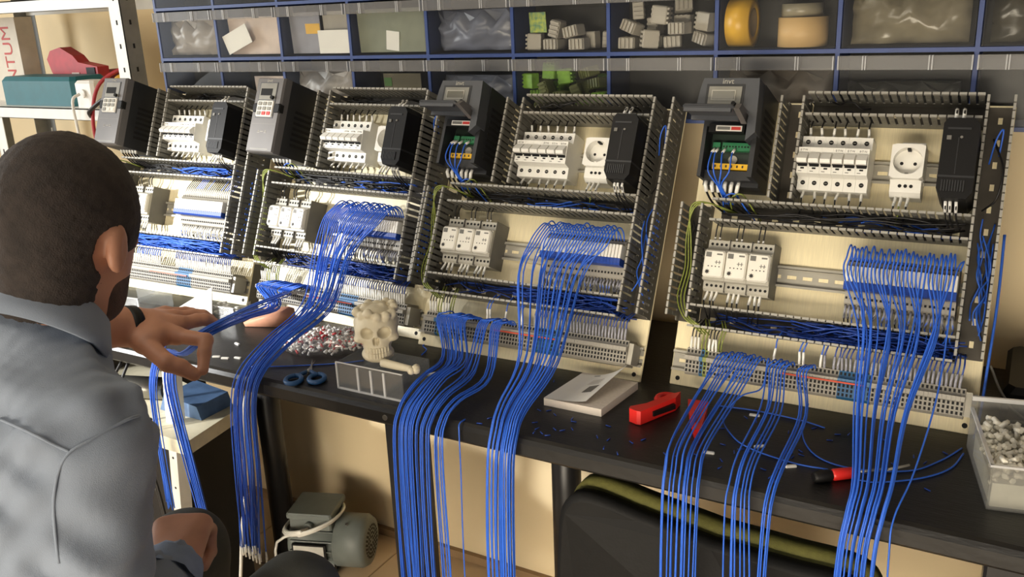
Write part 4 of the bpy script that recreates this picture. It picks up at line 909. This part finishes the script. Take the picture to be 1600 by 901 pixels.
b = MB(); b.cbox(-0.21,0.21,-0.10,0.10,0.29,0.345,0.025); b.build('seat', M_olive, ch); MB().box(-0.03,0.03,-0.17,0.02,0.27,0.40).build('back_bracket', M_shell, ch)
MB().cyl((0,0.0,0.08),(0,0,1),0.025,0.22,14).build('gas_column', M_black, ch)
for k in range(5):
    a = 2*PI*k/5+0.3; e = Vector((math.cos(a)*0.24,math.sin(a)*0.24,0.055)); o = MB().tube([(0,0.0,0.085),tuple(e)],0.022,8,0,0.014).build('leg', M_black, ch); MB().cyl((e.x-0.012,e.y,0.025),(1,0,0),0.025,0.024,14).build('caster', M_black, o)

# ------------------------------------------------------------------ blue wire bundles
def bundle(label, n, starts, way, seed, spread, end_len=0.0, r=0.00125, endz=None, lift=1.0, sleeve_end=False, order=True):
    """starts: function i -> list of first points (world); way: list of (x,y,z); spread: list of (across, along) per way point"""
    q = random.Random(seed); root = empty('blue_wire_bundle', way[-1]); tag(root, label, 'wire bundle')
    inv = Vector(way[-1])
    for i in range(n):
        fr = (i+0.5)/n-0.5; jit = q.uniform(-0.18, 0.18); al = q.uniform(-0.5, 0.5); ph = q.uniform(0, 6)
        pts = [Vector(p) for p in starts(i, q)]
        for k, (wp, sp) in enumerate(zip(way, spread)):
            f_ = fr if k < len(way)*0.75 else fr*0.7+0.5*jit+0.12*math.sin(ph+k)
            pts.append(Vector(wp)+Vector((1, 0.15, 0))*(f_+jit*0.6)*sp[0]+Vector((0, -0.5, 0.85))*al*sp[1])
        if endz is not None: pts[-1].z += q.uniform(-endz, endz)
        pts = [p-inv for p in pts]
        b = MB(); P = smooth_path(pts, 5); b.tube(P, r, 5, 0)
        if sleeve_end: b.tube([P[-1], P[-1]-Vector((0,0,0.018))], r*1.5, 5, 1)
        b.build('wire', [M_blue, M_wgrey], root)
    return root
def relay_start(n, u0, u1, cnt, out=1.0, lean=0.0):
    def f(i, q):
        u = u0+(u1-u0)*(i+0.5)/cnt; h = q.uniform(-4, 6)
        return [pp(n,u,234,58), pp(n,u-1,246+h,68), pp(n,u-2+lean*0.15,250+h,84), pp(n,u-3+lean*0.5,236,97), pp(n,u-3+lean*1.6,208,102)]
    return f
def term_start(n, u0, u1, cnt, lean=-6):
    def f(i, q):
        u = u0+(u1-u0)*(i+0.5)/cnt; h = q.uniform(-3, 3)
        return [pp(n,u,61,38), pp(n,u,68+h,52), pp(n,u+lean*0.3,64+h,68), pp(n,u+lean,50,80)]
    return f
bundle('straight fall of blue wires from the relays of the panel beside the clear bin', 27, relay_start(4,276,424,27),
       [(-0.135,1.290,0.914),(-0.138,1.200,0.833),(-0.128,1.095,0.782),(-0.130,1.060,0.752),(-0.135,1.048,0.690),(-0.136,1.047,0.52),(-0.136,1.05,0.25)], 41,
       [(0.105,0.03),(0.070,0.02),(0.050,0.016),(0.046,0.014),(0.046,0.02),(0.048,0.02),(0.05,0.02)], endz=0.03)
bundle('blue wires from terminals passing over the red tools to the bench edge', 14, term_start(4,98,168,14),
       [(-0.385,1.230,0.786),(-0.381,1.110,0.771),(-0.374,1.066,0.750),(-0.372,1.050,0.700),(-0.373,1.049,0.50),(-0.37,1.05,0.25)], 42, [(0.062,0.02),(0.055,0.014),(0.052,0.01),(0.052,0.016),(0.050,0.02),(0.05,0.02)], endz=0.03)
bundle('slim group of blue wires falling over the bench edge above the chair back', 7, term_start(4,182,214,7),
       [(-0.293,1.230,0.790),(-0.292,1.110,0.772),(-0.290,1.066,0.750),(-0.288,1.050,0.710),(-0.284,1.049,0.55),(-0.28,1.05,0.25)], 43, [(0.028,0.012),(0.026,0.01),(0.026,0.008),(0.03,0.012),(0.034,0.014),(0.036,0.014)], endz=0.03)
bundle('thinnest group of four blue wires over the bench edge beside the screwdriver', 4, term_start(4,228,246,4),
       [(-0.247,1.230,0.789),(-0.247,1.110,0.770),(-0.249,1.066,0.748),(-0.250,1.050,0.700),(-0.252,1.049,0.55),(-0.25,1.05,0.25)], 44, [(0.014,0.01),(0.012,0.008),(0.012,0.006),(0.012,0.01),(0.012,0.01),(0.014,0.01)], endz=0.03)
bundle('sweep of blue wires from the relays of the panel behind the booklet', 26, relay_start(3,276,424,26, lean=-9),
       [tuple(pp(3,320,150,112)),(-0.660,1.190,0.826),(-0.660,1.100,0.777),(-0.655,1.064,0.750),(-0.657,1.050,0.690),(-0.664,1.049,0.50),(-0.665,1.05,0.22)], 45,
       [(0.112,0.02),(0.066,0.02),(0.046,0.016),(0.042,0.014),(0.042,0.02),(0.044,0.02),(0.045,0.02)], endz=0.03)
bundle('thick blue wire group leaving the first terminals of the panel behind the skull', 20, term_start(3,98,164,20,-14),
       [(-0.841,1.210,0.787),(-0.835,1.140,0.782),(-0.835,1.100,0.770),(-0.837,1.066,0.748),(-0.839,1.050,0.695),(-0.844,1.049,0.50),(-0.846,1.05,0.22)], 46, [(0.052,0.014),(0.048,0.014),(0.05,0.014),(0.046,0.01),(0.046,0.016),(0.046,0.02),(0.046,0.02)], endz=0.03)
bundle('few blue wires from mid terminals joining the fall beside the square bench leg', 6, term_start(3,184,206,6,-10),
       [(-0.802,1.200,0.776),(-0.797,1.110,0.768),(-0.798,1.066,0.746),(-0.799,1.050,0.700),(-0.803,1.046,0.50),(-0.804,1.046,0.22)], 47, [(0.022,0.01),(0.02,0.01),(0.018,0.008),(0.018,0.012),(0.018,0.012),(0.02,0.01)], endz=0.03)
bundle('small blue wire group from the terminals by the orange jumper, behind the booklet', 6, term_start(3,212,234,6,-10),
       [(-0.766,1.200,0.770),(-0.770,1.110,0.764),(-0.771,1.066,0.744),(-0.771,1.050,0.690),(-0.773,1.051,0.48),(-0.774,1.052,0.22)], 48, [(0.020,0.01),(0.018,0.01),(0.018,0.008),(0.020,0.012),(0.022,0.012),(0.022,0.01)], endz=0.03)
bundle('thick blue bundle from the panel with the closed keypad drive, hanging with white tips', 30, relay_start(2,276,424,30, lean=-16),
       [tuple(pp(2,305,140,112)),(-1.160,1.225,0.843),(-1.178,1.130,0.800),(-1.197,1.070,0.754),(-1.206,1.050,0.690),(-1.216,1.047,0.55),(-1.229,1.045,0.385)], 49,
       [(0.085,0.02),(0.066,0.03),(0.056,0.026),(0.052,0.02),(0.052,0.02),(0.056,0.02),(0.06,0.02)], endz=0.012, sleeve_end=True)
HAND = (-1.1685, 0.968, 0.8695)
bundle('blue wires drawn from terminals through the man\'s fingers, falling in the longer strand', 17, term_start(2,98,164,17,-30),
       [(-1.300,1.245,0.815),(-1.240,1.110,0.842),HAND,(-1.225,0.955,0.828),(-1.36,1.03,0.785),(-1.402,1.062,0.748),(-1.398,1.046,0.690),(-1.376,1.045,0.515),(-1.346,1.040,0.360)], 50,
       [(0.030,0.016),(0.020,0.010),(0.012,0.008),(0.012,0.008),(0.022,0.008),(0.026,0.006),(0.028,0.012),(0.030,0.012),(0.026,0.012)], endz=0.015)
bundle('blue wires drawn through the man\'s fingers, falling in the shorter strand by the leaning post', 10, term_start(2,167,201,10,-30),
       [(-1.275,1.255,0.838),(-1.226,1.116,0.860),(-1.166,0.973,0.8805),(-1.238,0.962,0.842),(-1.392,1.05,0.792),(-1.442,1.064,0.750),(-1.450,1.046,0.690),(-1.458,1.045,0.60),(-1.46,1.045,0.42)], 51,
       [(0.022,0.012),(0.014,0.008),(0.010,0.006),(0.010,0.006),(0.014,0.006),(0.018,0.006),(0.018,0.010),(0.018,0.010),(0.018,0.010)], endz=0.015)
def loose(pts, label, r=0.00125, m=None):
    b = MB(); b.tube(smooth_path(pts,6), r, 5); tag(b.build('blue_wire', m or M_blue), label, 'wire')
zt = TZ+0.0016
loose([pp(4,173.5,61,38),pp(4,173,66,58),(-0.330,1.318,0.783),(-0.355,1.29,0.775),(-0.377,1.272,zt),(-0.344,1.214,zt),(-0.307,1.186,zt),(-0.244,1.17,zt),(-0.197,1.172,zt)], 'loose blue wire curling on the bench from the tools towards the screwdriver')
loose([(-0.264,1.35,zt+0.012),(-0.254,1.268,zt),(-0.221,1.206,zt),(-0.17,1.189,zt),(-0.10,1.214,zt),(-0.064,1.264,zt),(-0.041,1.316,zt)], 'loose blue wire looping under the straight fall towards the bin')
loose([(-0.155,1.160,zt),(-0.129,1.166,zt),(-0.081,1.202,zt),(-0.050,1.246,zt),(-0.0375,1.300,zt)], 'blue wire lying along the corner of the clear bin')
loose([(-0.399,1.309,zt),(-0.338,1.316,zt),(-0.267,1.311,zt),(-0.228,1.300,zt)], 'straight blue wire on the bench along the plate foot')
loose([pp(4,428,234,58),pp(4,432,246,80),pp(4,424,215,104),(-0.075,1.25,0.86),(-0.085,1.13,0.79),(-0.098,1.066,0.752),(-0.098,1.05,0.70),(-0.092,1.048,0.5),(-0.09,1.05,0.25)], 'single blue wire hanging apart from the straight fall')
loose([(-0.745,1.092,0.7425),(-0.744,1.074,0.7425),(-0.742,1.068,0.728),(-0.740,1.063,0.66),(-0.743,1.06,0.5),(-0.745,1.06,0.22)], 'single dark blue wire hanging alone between two bundles', 0.0012)
loose([(-1.24,1.11,zt),(-1.18,1.14,zt),(-1.10,1.19,zt),(-1.06,1.225,zt)], 'blue wire lying behind the scissors')
loose([(-0.975,1.295,zt),(-0.980,1.318,zt+0.001),(-0.995,1.328,zt+0.003),(-0.988,1.322,0.752)], 'short blue wire curl behind the skull')
loose([pp(4,478,300,12),pp(4,480,200,10),pp(4,478,100,8),pp(4,476,30,6),(-0.028,1.345,zt+0.004)], 'blue wire running down the plate edge beside the clear bin', 0.0022)
b = MB(); b.tube([(-0.131,1.193,zt+0.0032),(-0.100,1.226,zt+0.0032)],0.002,6); tag(b.build('pale_stick', M_lgrey), 'thin pale stick across the blue loop on the bench', 'stick')

# ------------------------------------------------------------------ the seated man
def N3(v): v = np.array(v, float); return v/np.linalg.norm(v)
CAMP = np.array((0, 0, 1.372))
M_skin = mat('skin', (184, 132, 106), 0.55, var=0.10, scale=18, bump=0.08, bscale=300)
M_hair = mat('hair_dark', (48, 40, 36), 0.85, var=0.25, scale=60, bump=0.5, bscale=500)
M_shirt = mat('shirt_grey_blue', (130, 139, 153), 0.9, var=0.06, scale=14, bump=0.25, bscale=900)
M_shirt2 = mat('shirt_lining', (124, 138, 160), 0.9, var=0.06, scale=40, bump=0.3, bscale=900)
M_trous = mat('trousers_grey', (70, 72, 68), 0.9, var=0.1, scale=30, bump=0.3, bscale=700)
man = empty('person', (-1.0, 0.42, 0)); tag(man, 'seated person in a grey-blue shirt holding blue wires at the bench', 'person')
Hc = np.array((-1.067, 0.686, 1.121))
fw = N3((-0.36, 0.93, 0)); pit = math.radians(24)
hf = fw*math.cos(pit)-np.array((0,0,1))*math.sin(pit); hu = fw*math.sin(pit)+np.array((0,0,1))*math.cos(pit); hr = np.cross(hf, hu)
HR = np.stack([hr, hf, hu], -1)
def H(r, f, u): return Hc+hr*r+hf*f+hu*u
nk = np.array((-1.056, 0.614, 1.000)); tf = N3((-0.12, 0.99, 0)); tr = np.array((tf[1], -tf[0], 0))
Rs = np.array((-0.936, 0.572, 0.902)); Ls = np.array((-1.212, 0.645, 0.925)); Re = np.array((-0.880, 0.500, 0.640)); Rw = np.array((-0.992, 0.700, 0.640))
hand = {k: CAMP+0.87*(np.array(v)-CAMP) for k, v in dict(fore0=(-1.4369,0.8927,0.865),wr=(-1.4255,1.004,0.832),palmA=(-1.4166,1.0393,0.828),palmB=(-1.3679,1.0046,0.815),kI=(-1.3549,1.044,0.811),kM=(-1.3837,1.0759,0.818),kR=(-1.4165,1.0938,0.822),kP=(-1.4513,1.1017,0.824),iP=(-1.2929,1.0599,0.806),iT=(-1.2601,1.016,0.768),mP=(-1.3755,1.1136,0.816),mT=(-1.3592,1.139,0.806),rP=(-1.4081,1.1388,0.814),rT=(-1.3867,1.1569,0.803),pP=(-1.4495,1.1487,0.812),pT=(-1.4261,1.162,0.8),t0=(-1.3779,0.9907,0.812),t1=(-1.3008,0.9756,0.79),t2=(-1.2669,1.0006,0.764)).items()}
Lw = hand['wr']; Le = np.array((-1.395, 0.760, 0.790))
def head_field(P):
    d = ell(P, H(0, -0.008, 0.022), (0.080, 0.100, 0.100), HR)
    d = smin(d, ell(P, H(0, 0.028, -0.048), (0.060, 0.060, 0.072), HR), 0.03)
    d = smin(d, ell(P, H(0, 0.060, -0.086), (0.034, 0.026, 0.024), HR), 0.03)
    d = smin(d, cone(P, H(0, 0.098, -0.002), H(0, 0.112, -0.038), 0.009, 0.013), 0.014)
    d = smin(d, ell(P, H(0, 0.092, -0.068), (0.024, 0.012, 0.009), HR), 0.010)
    for s_ in (-1, 1):
        d = -smin(-d, ell(P, H(s_*0.032, 0.104, 0.002), (0.017, 0.014, 0.011), HR), 0.010)
        d = smin(d, ell(P, H(s_*0.032, 0.086, 0.001), (0.012, 0.012, 0.010), HR), 0.002)
        d = smin(d, ell(P, H(s_*0.079, -0.012, -0.026), (0.009, 0.018, 0.031), HR), 0.006)
        d = -smin(-d, ell(P, H(s_*0.090, -0.006, -0.024), (0.005, 0.010, 0.018), HR), 0.004)
    d = smin(d, cone(P, H(0, -0.036, -0.062), nk+np.array((0,0,-0.02)), 0.055, 0.058), 0.03)
    return d
def body_field(P):
    d = head_field(P)
    d = smin(d, cone(P, nk, nk+np.array((0.03,-0.06,-0.18)), 0.052, 0.055), 0.02)
    return d
parts = []
V, Fc = sn_mesh(body_field, (-1.24, 0.47, 0.80), (-0.90, 0.86, 1.29), 0.0045); parts.append((V, Fc))
h = hand
lh = [('c', Le, h['fore0'], 0.046, 0.043), ('c', h['fore0'], Lw, 0.042, 0.030)]
def lhand_field(P):
    d = union(P, lh, 0.02)
    pal = union(P, [('c', Lw, h['kM'], 0.026, 0.0165), ('c', Lw, h['kI'], 0.025, 0.016), ('c', Lw, h['kR'], 0.024, 0.015), ('c', Lw, h['kP'], 0.021, 0.013), ('c', Lw, h['t0'], 0.024, 0.019), ('c', h['palmA'], h['palmB'], 0.020, 0.020)], 0.012)
    d = smin(d, pal, 0.012)
    fg = None
    for a, b_, c, r0 in (('kI','iP','iT',0.0122), ('kM','mP','mT',0.0120), ('kR','rP','rT',0.0112), ('kP','pP','pT',0.0098), ('t0','t1','t2',0.0150)):
        A, B_, C_ = h[a], h[b_], h[c]; M_ = B_+(C_-B_)*0.5+np.array((0,0,0.003))
        f_ = smin(smin(cone(P, A, B_, r0*1.08, r0*0.92), cone(P, B_, M_, r0*0.94, r0*0.86), 0.004), cone(P, M_, C_, r0*0.86, r0*0.70), 0.004)
        fg = f_ if fg is None else np.minimum(fg, f_)
    return smin(d, fg, 0.005)
V, Fc = sn_mesh(lhand_field, (-1.46, 0.70, 0.73), (-1.06, 1.06, 0.96), 0.0027); parts.append((V, Fc))
# right hand: loosely closed, resting on the thigh
kx = N3((-0.62, 0.78, -0.08)); ky = N3(np.cross(kx, (0, 0, 1))); kz = np.cross(ky, kx)
def RH(f, r, u): return Rw+kx*f+ky*r+kz*u
def rhand_field(P):
    d = cone(P, Re, Rw, 0.042, 0.028)
    for i, r in enumerate((-0.028, -0.009, 0.010, 0.028)):
        A = RH(0.078-0.004*abs(i-1), r, 0.020); d = smin(d, cone(P, RH(0.0, r*0.6, 0.004), A, 0.022, 0.016), 0.012)
    fg = None
    for i, r in enumerate((-0.030, -0.010, 0.011, 0.030)):
        ln = (0.9, 1.0, 0.95, 0.8)[i]; A = RH(0.078-0.004*abs(i-1), r, 0.018); B_ = RH(0.078+0.030*ln, r*1.02, -0.006); C_ = RH(0.068+0.026*ln, r*1.0, -0.036); D_ = RH(0.046, r*0.95, -0.036)
        f_ = smin(smin(cone(P, A, B_, 0.0125, 0.0108), cone(P, B_, C_, 0.0108, 0.0098), 0.004), cone(P, C_, D_, 0.0098, 0.008), 0.004)
        fg = f_ if fg is None else np.minimum(fg, f_)
    d = smin(d, fg, 0.005)
    th = smin(cone(P, RH(0.016, -0.026, 0.0), RH(0.050, -0.046, -0.012), 0.016, 0.0125), cone(P, RH(0.050, -0.046, -0.012), RH(0.082, -0.040, -0.026), 0.0125, 0.009), 0.005)
    return smin(d, th, 0.008)
V, Fc = sn_mesh(rhand_field, (-1.16, 0.44, 0.54), (-0.78, 0.90, 0.75), 0.003); parts.append((V, Fc))
VV = np.concatenate([p[0] for p in parts]); off = np.cumsum([0]+[len(p[0]) for p in parts[:-1]]); FF = np.concatenate([p[1]+o_ for p, o_ in zip(parts, off)])
org_ = np.array(man.location)
def mpart(name, V, Fc, m): return put(name, raw_mesh(name, V-org_, Fc, m), man)
body = mpart('body', VV, FF, M_skin)
# hair and beard hug the skull surface
def hair_field(P):
    q = (P-Hc)@HR; d = ell(P, H(0, -0.008, 0.022), (0.080, 0.100, 0.100), HR)
    wob = 0.007*np.sin(P[..., 0]*830)*np.sin(P[..., 1]*790)*np.sin(P[..., 2]*500)+0.003*np.sin(q[..., 0]*90)
    d = smin(d, cone(P, H(0, -0.036, -0.062), nk+np.array((0,0,-0.02)), 0.055, 0.058), 0.03)-0.0035+0.0012*np.sin(P[..., 0]*420)*np.sin(P[..., 1]*390)*np.sin(P[..., 2]*410)
    line = -0.108+wob+np.clip((q[..., 1]+0.03)*0.85, -0.02, 0.12)
    cut = (line-q[..., 2])*0.5
    ear = 0.030-np.sqrt((q[..., 1]+0.012)**2+(q[..., 2]+0.028)**2)
    return np.maximum(np.maximum(d, cut), ear*0.6)
V, Fc = sn_mesh(hair_field, (-1.22, 0.52, 0.97), (-0.92, 0.84, 1.29), 0.0034); mpart('hair', V, Fc, M_hair)
def beard_field(P):
    q = (P-Hc)@HR; d = smin(ell(P, H(0, 0.028, -0.048), (0.060, 0.060, 0.072), HR), ell(P, H(0, 0.060, -0.086), (0.034, 0.026, 0.024), HR), 0.03)-0.0020
    cut = np.maximum(0.012-q[..., 1]+np.maximum(0, -0.08-q[..., 2])*0.2, q[..., 2]+0.030); mouth = 0.016-np.sqrt((q[..., 0]*0.7)**2+(q[..., 2]+0.068)**2)
    return np.maximum(np.maximum(d, cut*0.6), np.where(q[..., 1] > 0.06, mouth, -1))
V, Fc = sn_mesh(beard_field, (-1.24, 0.62, 0.94), (-0.94, 0.86, 1.16), 0.004); mpart('beard', V, Fc, mat('beard_brown', (74, 54, 46), 0.85, var=0.25, scale=60, bump=0.5, bscale=500))
# shirt
TU = N3(nk-np.array((-1.0, 0.40, 0.52))); TF = N3(tf-TU*(tf@TU)); TR = np.cross(TF, TU); TM = np.stack([TR, TF, TU], -1)
def shirt_body(P):
    d = ell(P, (-1.056, 0.530, 0.82), (0.172, 0.125, 0.20), TM)
    d = smin(d, ell(P, (-1.022, 0.446, 0.63), (0.178, 0.150, 0.18), TM), 0.06)
    d = smin(d, cone(P, Ls, Rs, 0.070, 0.066), 0.05)
    d = smin(d, cone(P, nk+np.array((0,-0.01,-0.02)), Rs, 0.066, 0.056), 0.03); d = smin(d, cone(P, nk+np.array((0,-0.01,-0.02)), Ls, 0.066, 0.060), 0.03)
    ra = smin(cone(P, Rs, Re, 0.068, 0.060), cone(P, Re, Rw-kx*0.022, 0.060, 0.043), 0.02)
    la = smin(cone(P, Ls, Le, 0.068, 0.058), cone(P, Le, Le+(Lw-Le)*0.30, 0.058, 0.053), 0.02)
    d = smin(d, smin(ra, la, 0.02), 0.035)
    x, y, z = P[..., 0], P[..., 1], P[..., 2]
    d = d+0.0042*np.sin(70*z+22*x+9*np.sin(14*y))*np.sin(26*x-18*z+1.0)+0.0034*np.sin(46*(x+z*0.7)+7*np.sin(17*z))+0.0016*np.sin(120*(z*0.8-x*0.5+0.3*np.sin(9*x)))
    return d
def shirt_field(P):
    d = shirt_body(P)
    ax_ = N3((-0.016, 0.064, 0.070)); q = P-nk; t = q@ax_
    rad = np.linalg.norm(q-t[..., None]*ax_, axis=-1)
    d = np.maximum(d, np.minimum(0.057-rad, t+0.002))      # neck opening
    d = np.maximum(d, np.where(rad < 0.10, t-0.022, -1))
    wcut = ((P-(Rw-kx*0.018))@kx); near = np.linalg.norm(P-Rw, axis=-1) < 0.10
    d = np.maximum(d, np.where(near, wcut, -1))
    lc = Le+(Lw-Le)*0.33; la_ = N3(Lw-Le); near = np.linalg.norm(P-lc, axis=-1) < 0.10
    return np.maximum(d, np.where(near, (P-lc)@la_, -1))
V, Fc = sn_mesh(shirt_field, (-1.52, 0.24, 0.44), (-0.74, 0.90, 1.07), 0.0055); shirt = mpart('shirt', V, Fc, M_shirt)
# collar band folded over, cuff, seams
ax_ = N3((-0.016, 0.064, 0.070)); cr = N3(np.cross(ax_, (0,0,1))+tr*0.001); cr = N3(tr-ax_*(tr@ax_)); cfw = np.cross(ax_, cr)*1.0
if cfw@tf < 0: cfw = -cfw
def ringpt(a, r, t, tip=0.0): return nk+cr*math.sin(a)*r*1.04+cfw*math.cos(a)*r*1.10+ax_*t
b = MB(); K = 40; prof = [(0.060, 0.004, 0), (0.060, 0.042, 0), (0.0625, 0.050, 0), (0.068, 0.046, 0), (0.079, 0.014, 0), (0.085, -0.004, 0), (0.082, -0.005, 0), (0.073, 0.016, 0), (0.062, 0.040, 0)]
rows = []
for k in range(K+1):
    a = math.radians(14)+(2*PI-2*math.radians(14))*k/K; fr = abs(k/K-0.5)*2; drop = 0.026*max(0, fr-0.55)/0.45
    rows.append([ringpt(a, r+(0.006*drop/0.026 if r > 0.075 else 0), t-(drop if t < 0.03 and r > 0.070 else drop*0.5)) for r, t, _ in prof])
b.loft([[tuple(p-org_) for p in row] for row in rows], 0, True, True); b.build('collar', M_shirt, man)
def hug(p, f, n_=12):
    p = np.array(p, float)
    for _ in range(n_):
        e = 1e-3; g = np.array([f((p+np.eye(3)[i]*e)[None])[0]-f((p-np.eye(3)[i]*e)[None])[0] for i in range(3)])/(2*e); v = f(p[None])[0]; p = p-g*v/(g@g+1e-9)
    return p
CM = np.array(cam_matrix(math.radians(30.6425), math.radians(-17.3663), math.radians(-2.4517), CAMP.tolist()))   # fixed survey direction, only used to find points on the cloth
def on_shirt(px, py):
    dr = N3(CM[:3, :3]@np.array(((px-800)/1402.4, -(py-450.5)/1402.4, -1.0))); t = 0.7
    for _ in range(80):
        v = float(shirt_body((CAMP+dr*t)[None])[0]); t += v*0.7
    return CAMP+dr*t
def seam(name, pts, r):
    b = MB(); b.tube(smooth_path([tuple(on_shirt(*p)-org_) for p in pts], 4), r, 6); b.build(name, M_shirt, man)
seam('armhole_seam', [(92, 880), (86, 830), (84, 780), (92, 735), (110, 705), (145, 685), (185, 662), (215, 650), (236, 655)], 0.0020)
seam('yoke_seam', [(0, 655), (30, 668), (60, 682), (88, 696), (110, 706)], 0.0018)
b = MB(); rr = []
for dx, r in ((-0.075, 0.047), (-0.030, 0.0465), (-0.022, 0.045), (-0.020, 0.040), (-0.045, 0.038)):
    rr.append([tuple(Rw+kx*dx+(ky*math.cos(2*PI*k/24)+kz*math.sin(2*PI*k/24))*(r+0.0015*math.sin(k*2.4))-org_) for k in range(24)])
b.loft(rr, 0, False, True); b.build('cuff', M_shirt2, man)
# wrist band
wa = N3(h['palmA']-h['fore0']); w1 = N3(np.cross(wa, (0,0,1))); w2_ = np.cross(wa, w1); wc = Lw+wa*-0.004; b = MB(); rr = []
for dx, r in ((-0.009, 0.0290), (-0.009, 0.0345), (0.009, 0.0345), (0.009, 0.0290)): rr.append([tuple(wc+wa*dx+(w1*math.cos(2*PI*k/28)*1.08+w2_*math.sin(2*PI*k/28))*r-org_) for k in range(28)])
b.loft(rr+[rr[0]], 0, False, True); b.build('wrist_band', M_black, man)
# trousers, shoes
def tr_field(P):
    d = ell(P, (-1.0, 0.42, 0.515), (0.175, 0.15, 0.11))
    for hip, kn, an_ in (((-0.93, 0.45, 0.510), (-0.925, 0.855, 0.500), (-0.93, 0.85, 0.09)), ((-1.09, 0.47, 0.510), (-1.19, 0.87, 0.500), (-1.20, 0.87, 0.09))):
        d = smin(d, smin(cone(P, hip, kn, 0.088, 0.066), cone(P, kn, an_, 0.064, 0.050), 0.03), 0.04)
    return d+0.002*np.sin(60*P[..., 1]+20*P[..., 0])*np.sin(40*P[..., 2])
V, Fc = sn_mesh(tr_field, (-1.32, 0.24, 0.0), (-0.80, 0.97, 0.70), 0.0085); mpart('trousers', V, Fc, M_trous)
for x, y in ((-0.93, 0.90), (-1.20, 0.92)):
    V, Fc = sn_mesh(lambda P: np.maximum(union(P, [('c', (x, y-0.06, 0.045), (x-0.02, y+0.12, 0.035), 0.045, 0.036), ('c', (x, y-0.04, 0.05), (x, y-0.04, 0.10), 0.045, 0.045)], 0.03), 0.002-P[..., 2]), (x-0.10, y-0.14, -0.01), (x+0.08, y+0.20, 0.16), 0.007); mpart('shoe', V, Fc, M_black)
# stool under the man
stl = empty('stool', (-1.01, 0.42, 0)); tag(stl, 'black round stool under the seated person', 'stool')
MB().lathe([(0.02,0.355),(0.17,0.355),(0.19,0.37),(0.19,0.395),(0.17,0.408),(0.001,0.408)],n=28).build('seat', M_black, stl)
for k in range(4):
    a = PI/4+k*PI/2; MB().tube([(0.10*math.cos(a),0.10*math.sin(a),0.36),(0.17*math.cos(a),0.17*math.sin(a),0.0)],0.014,8).build('leg', M_leg, stl)
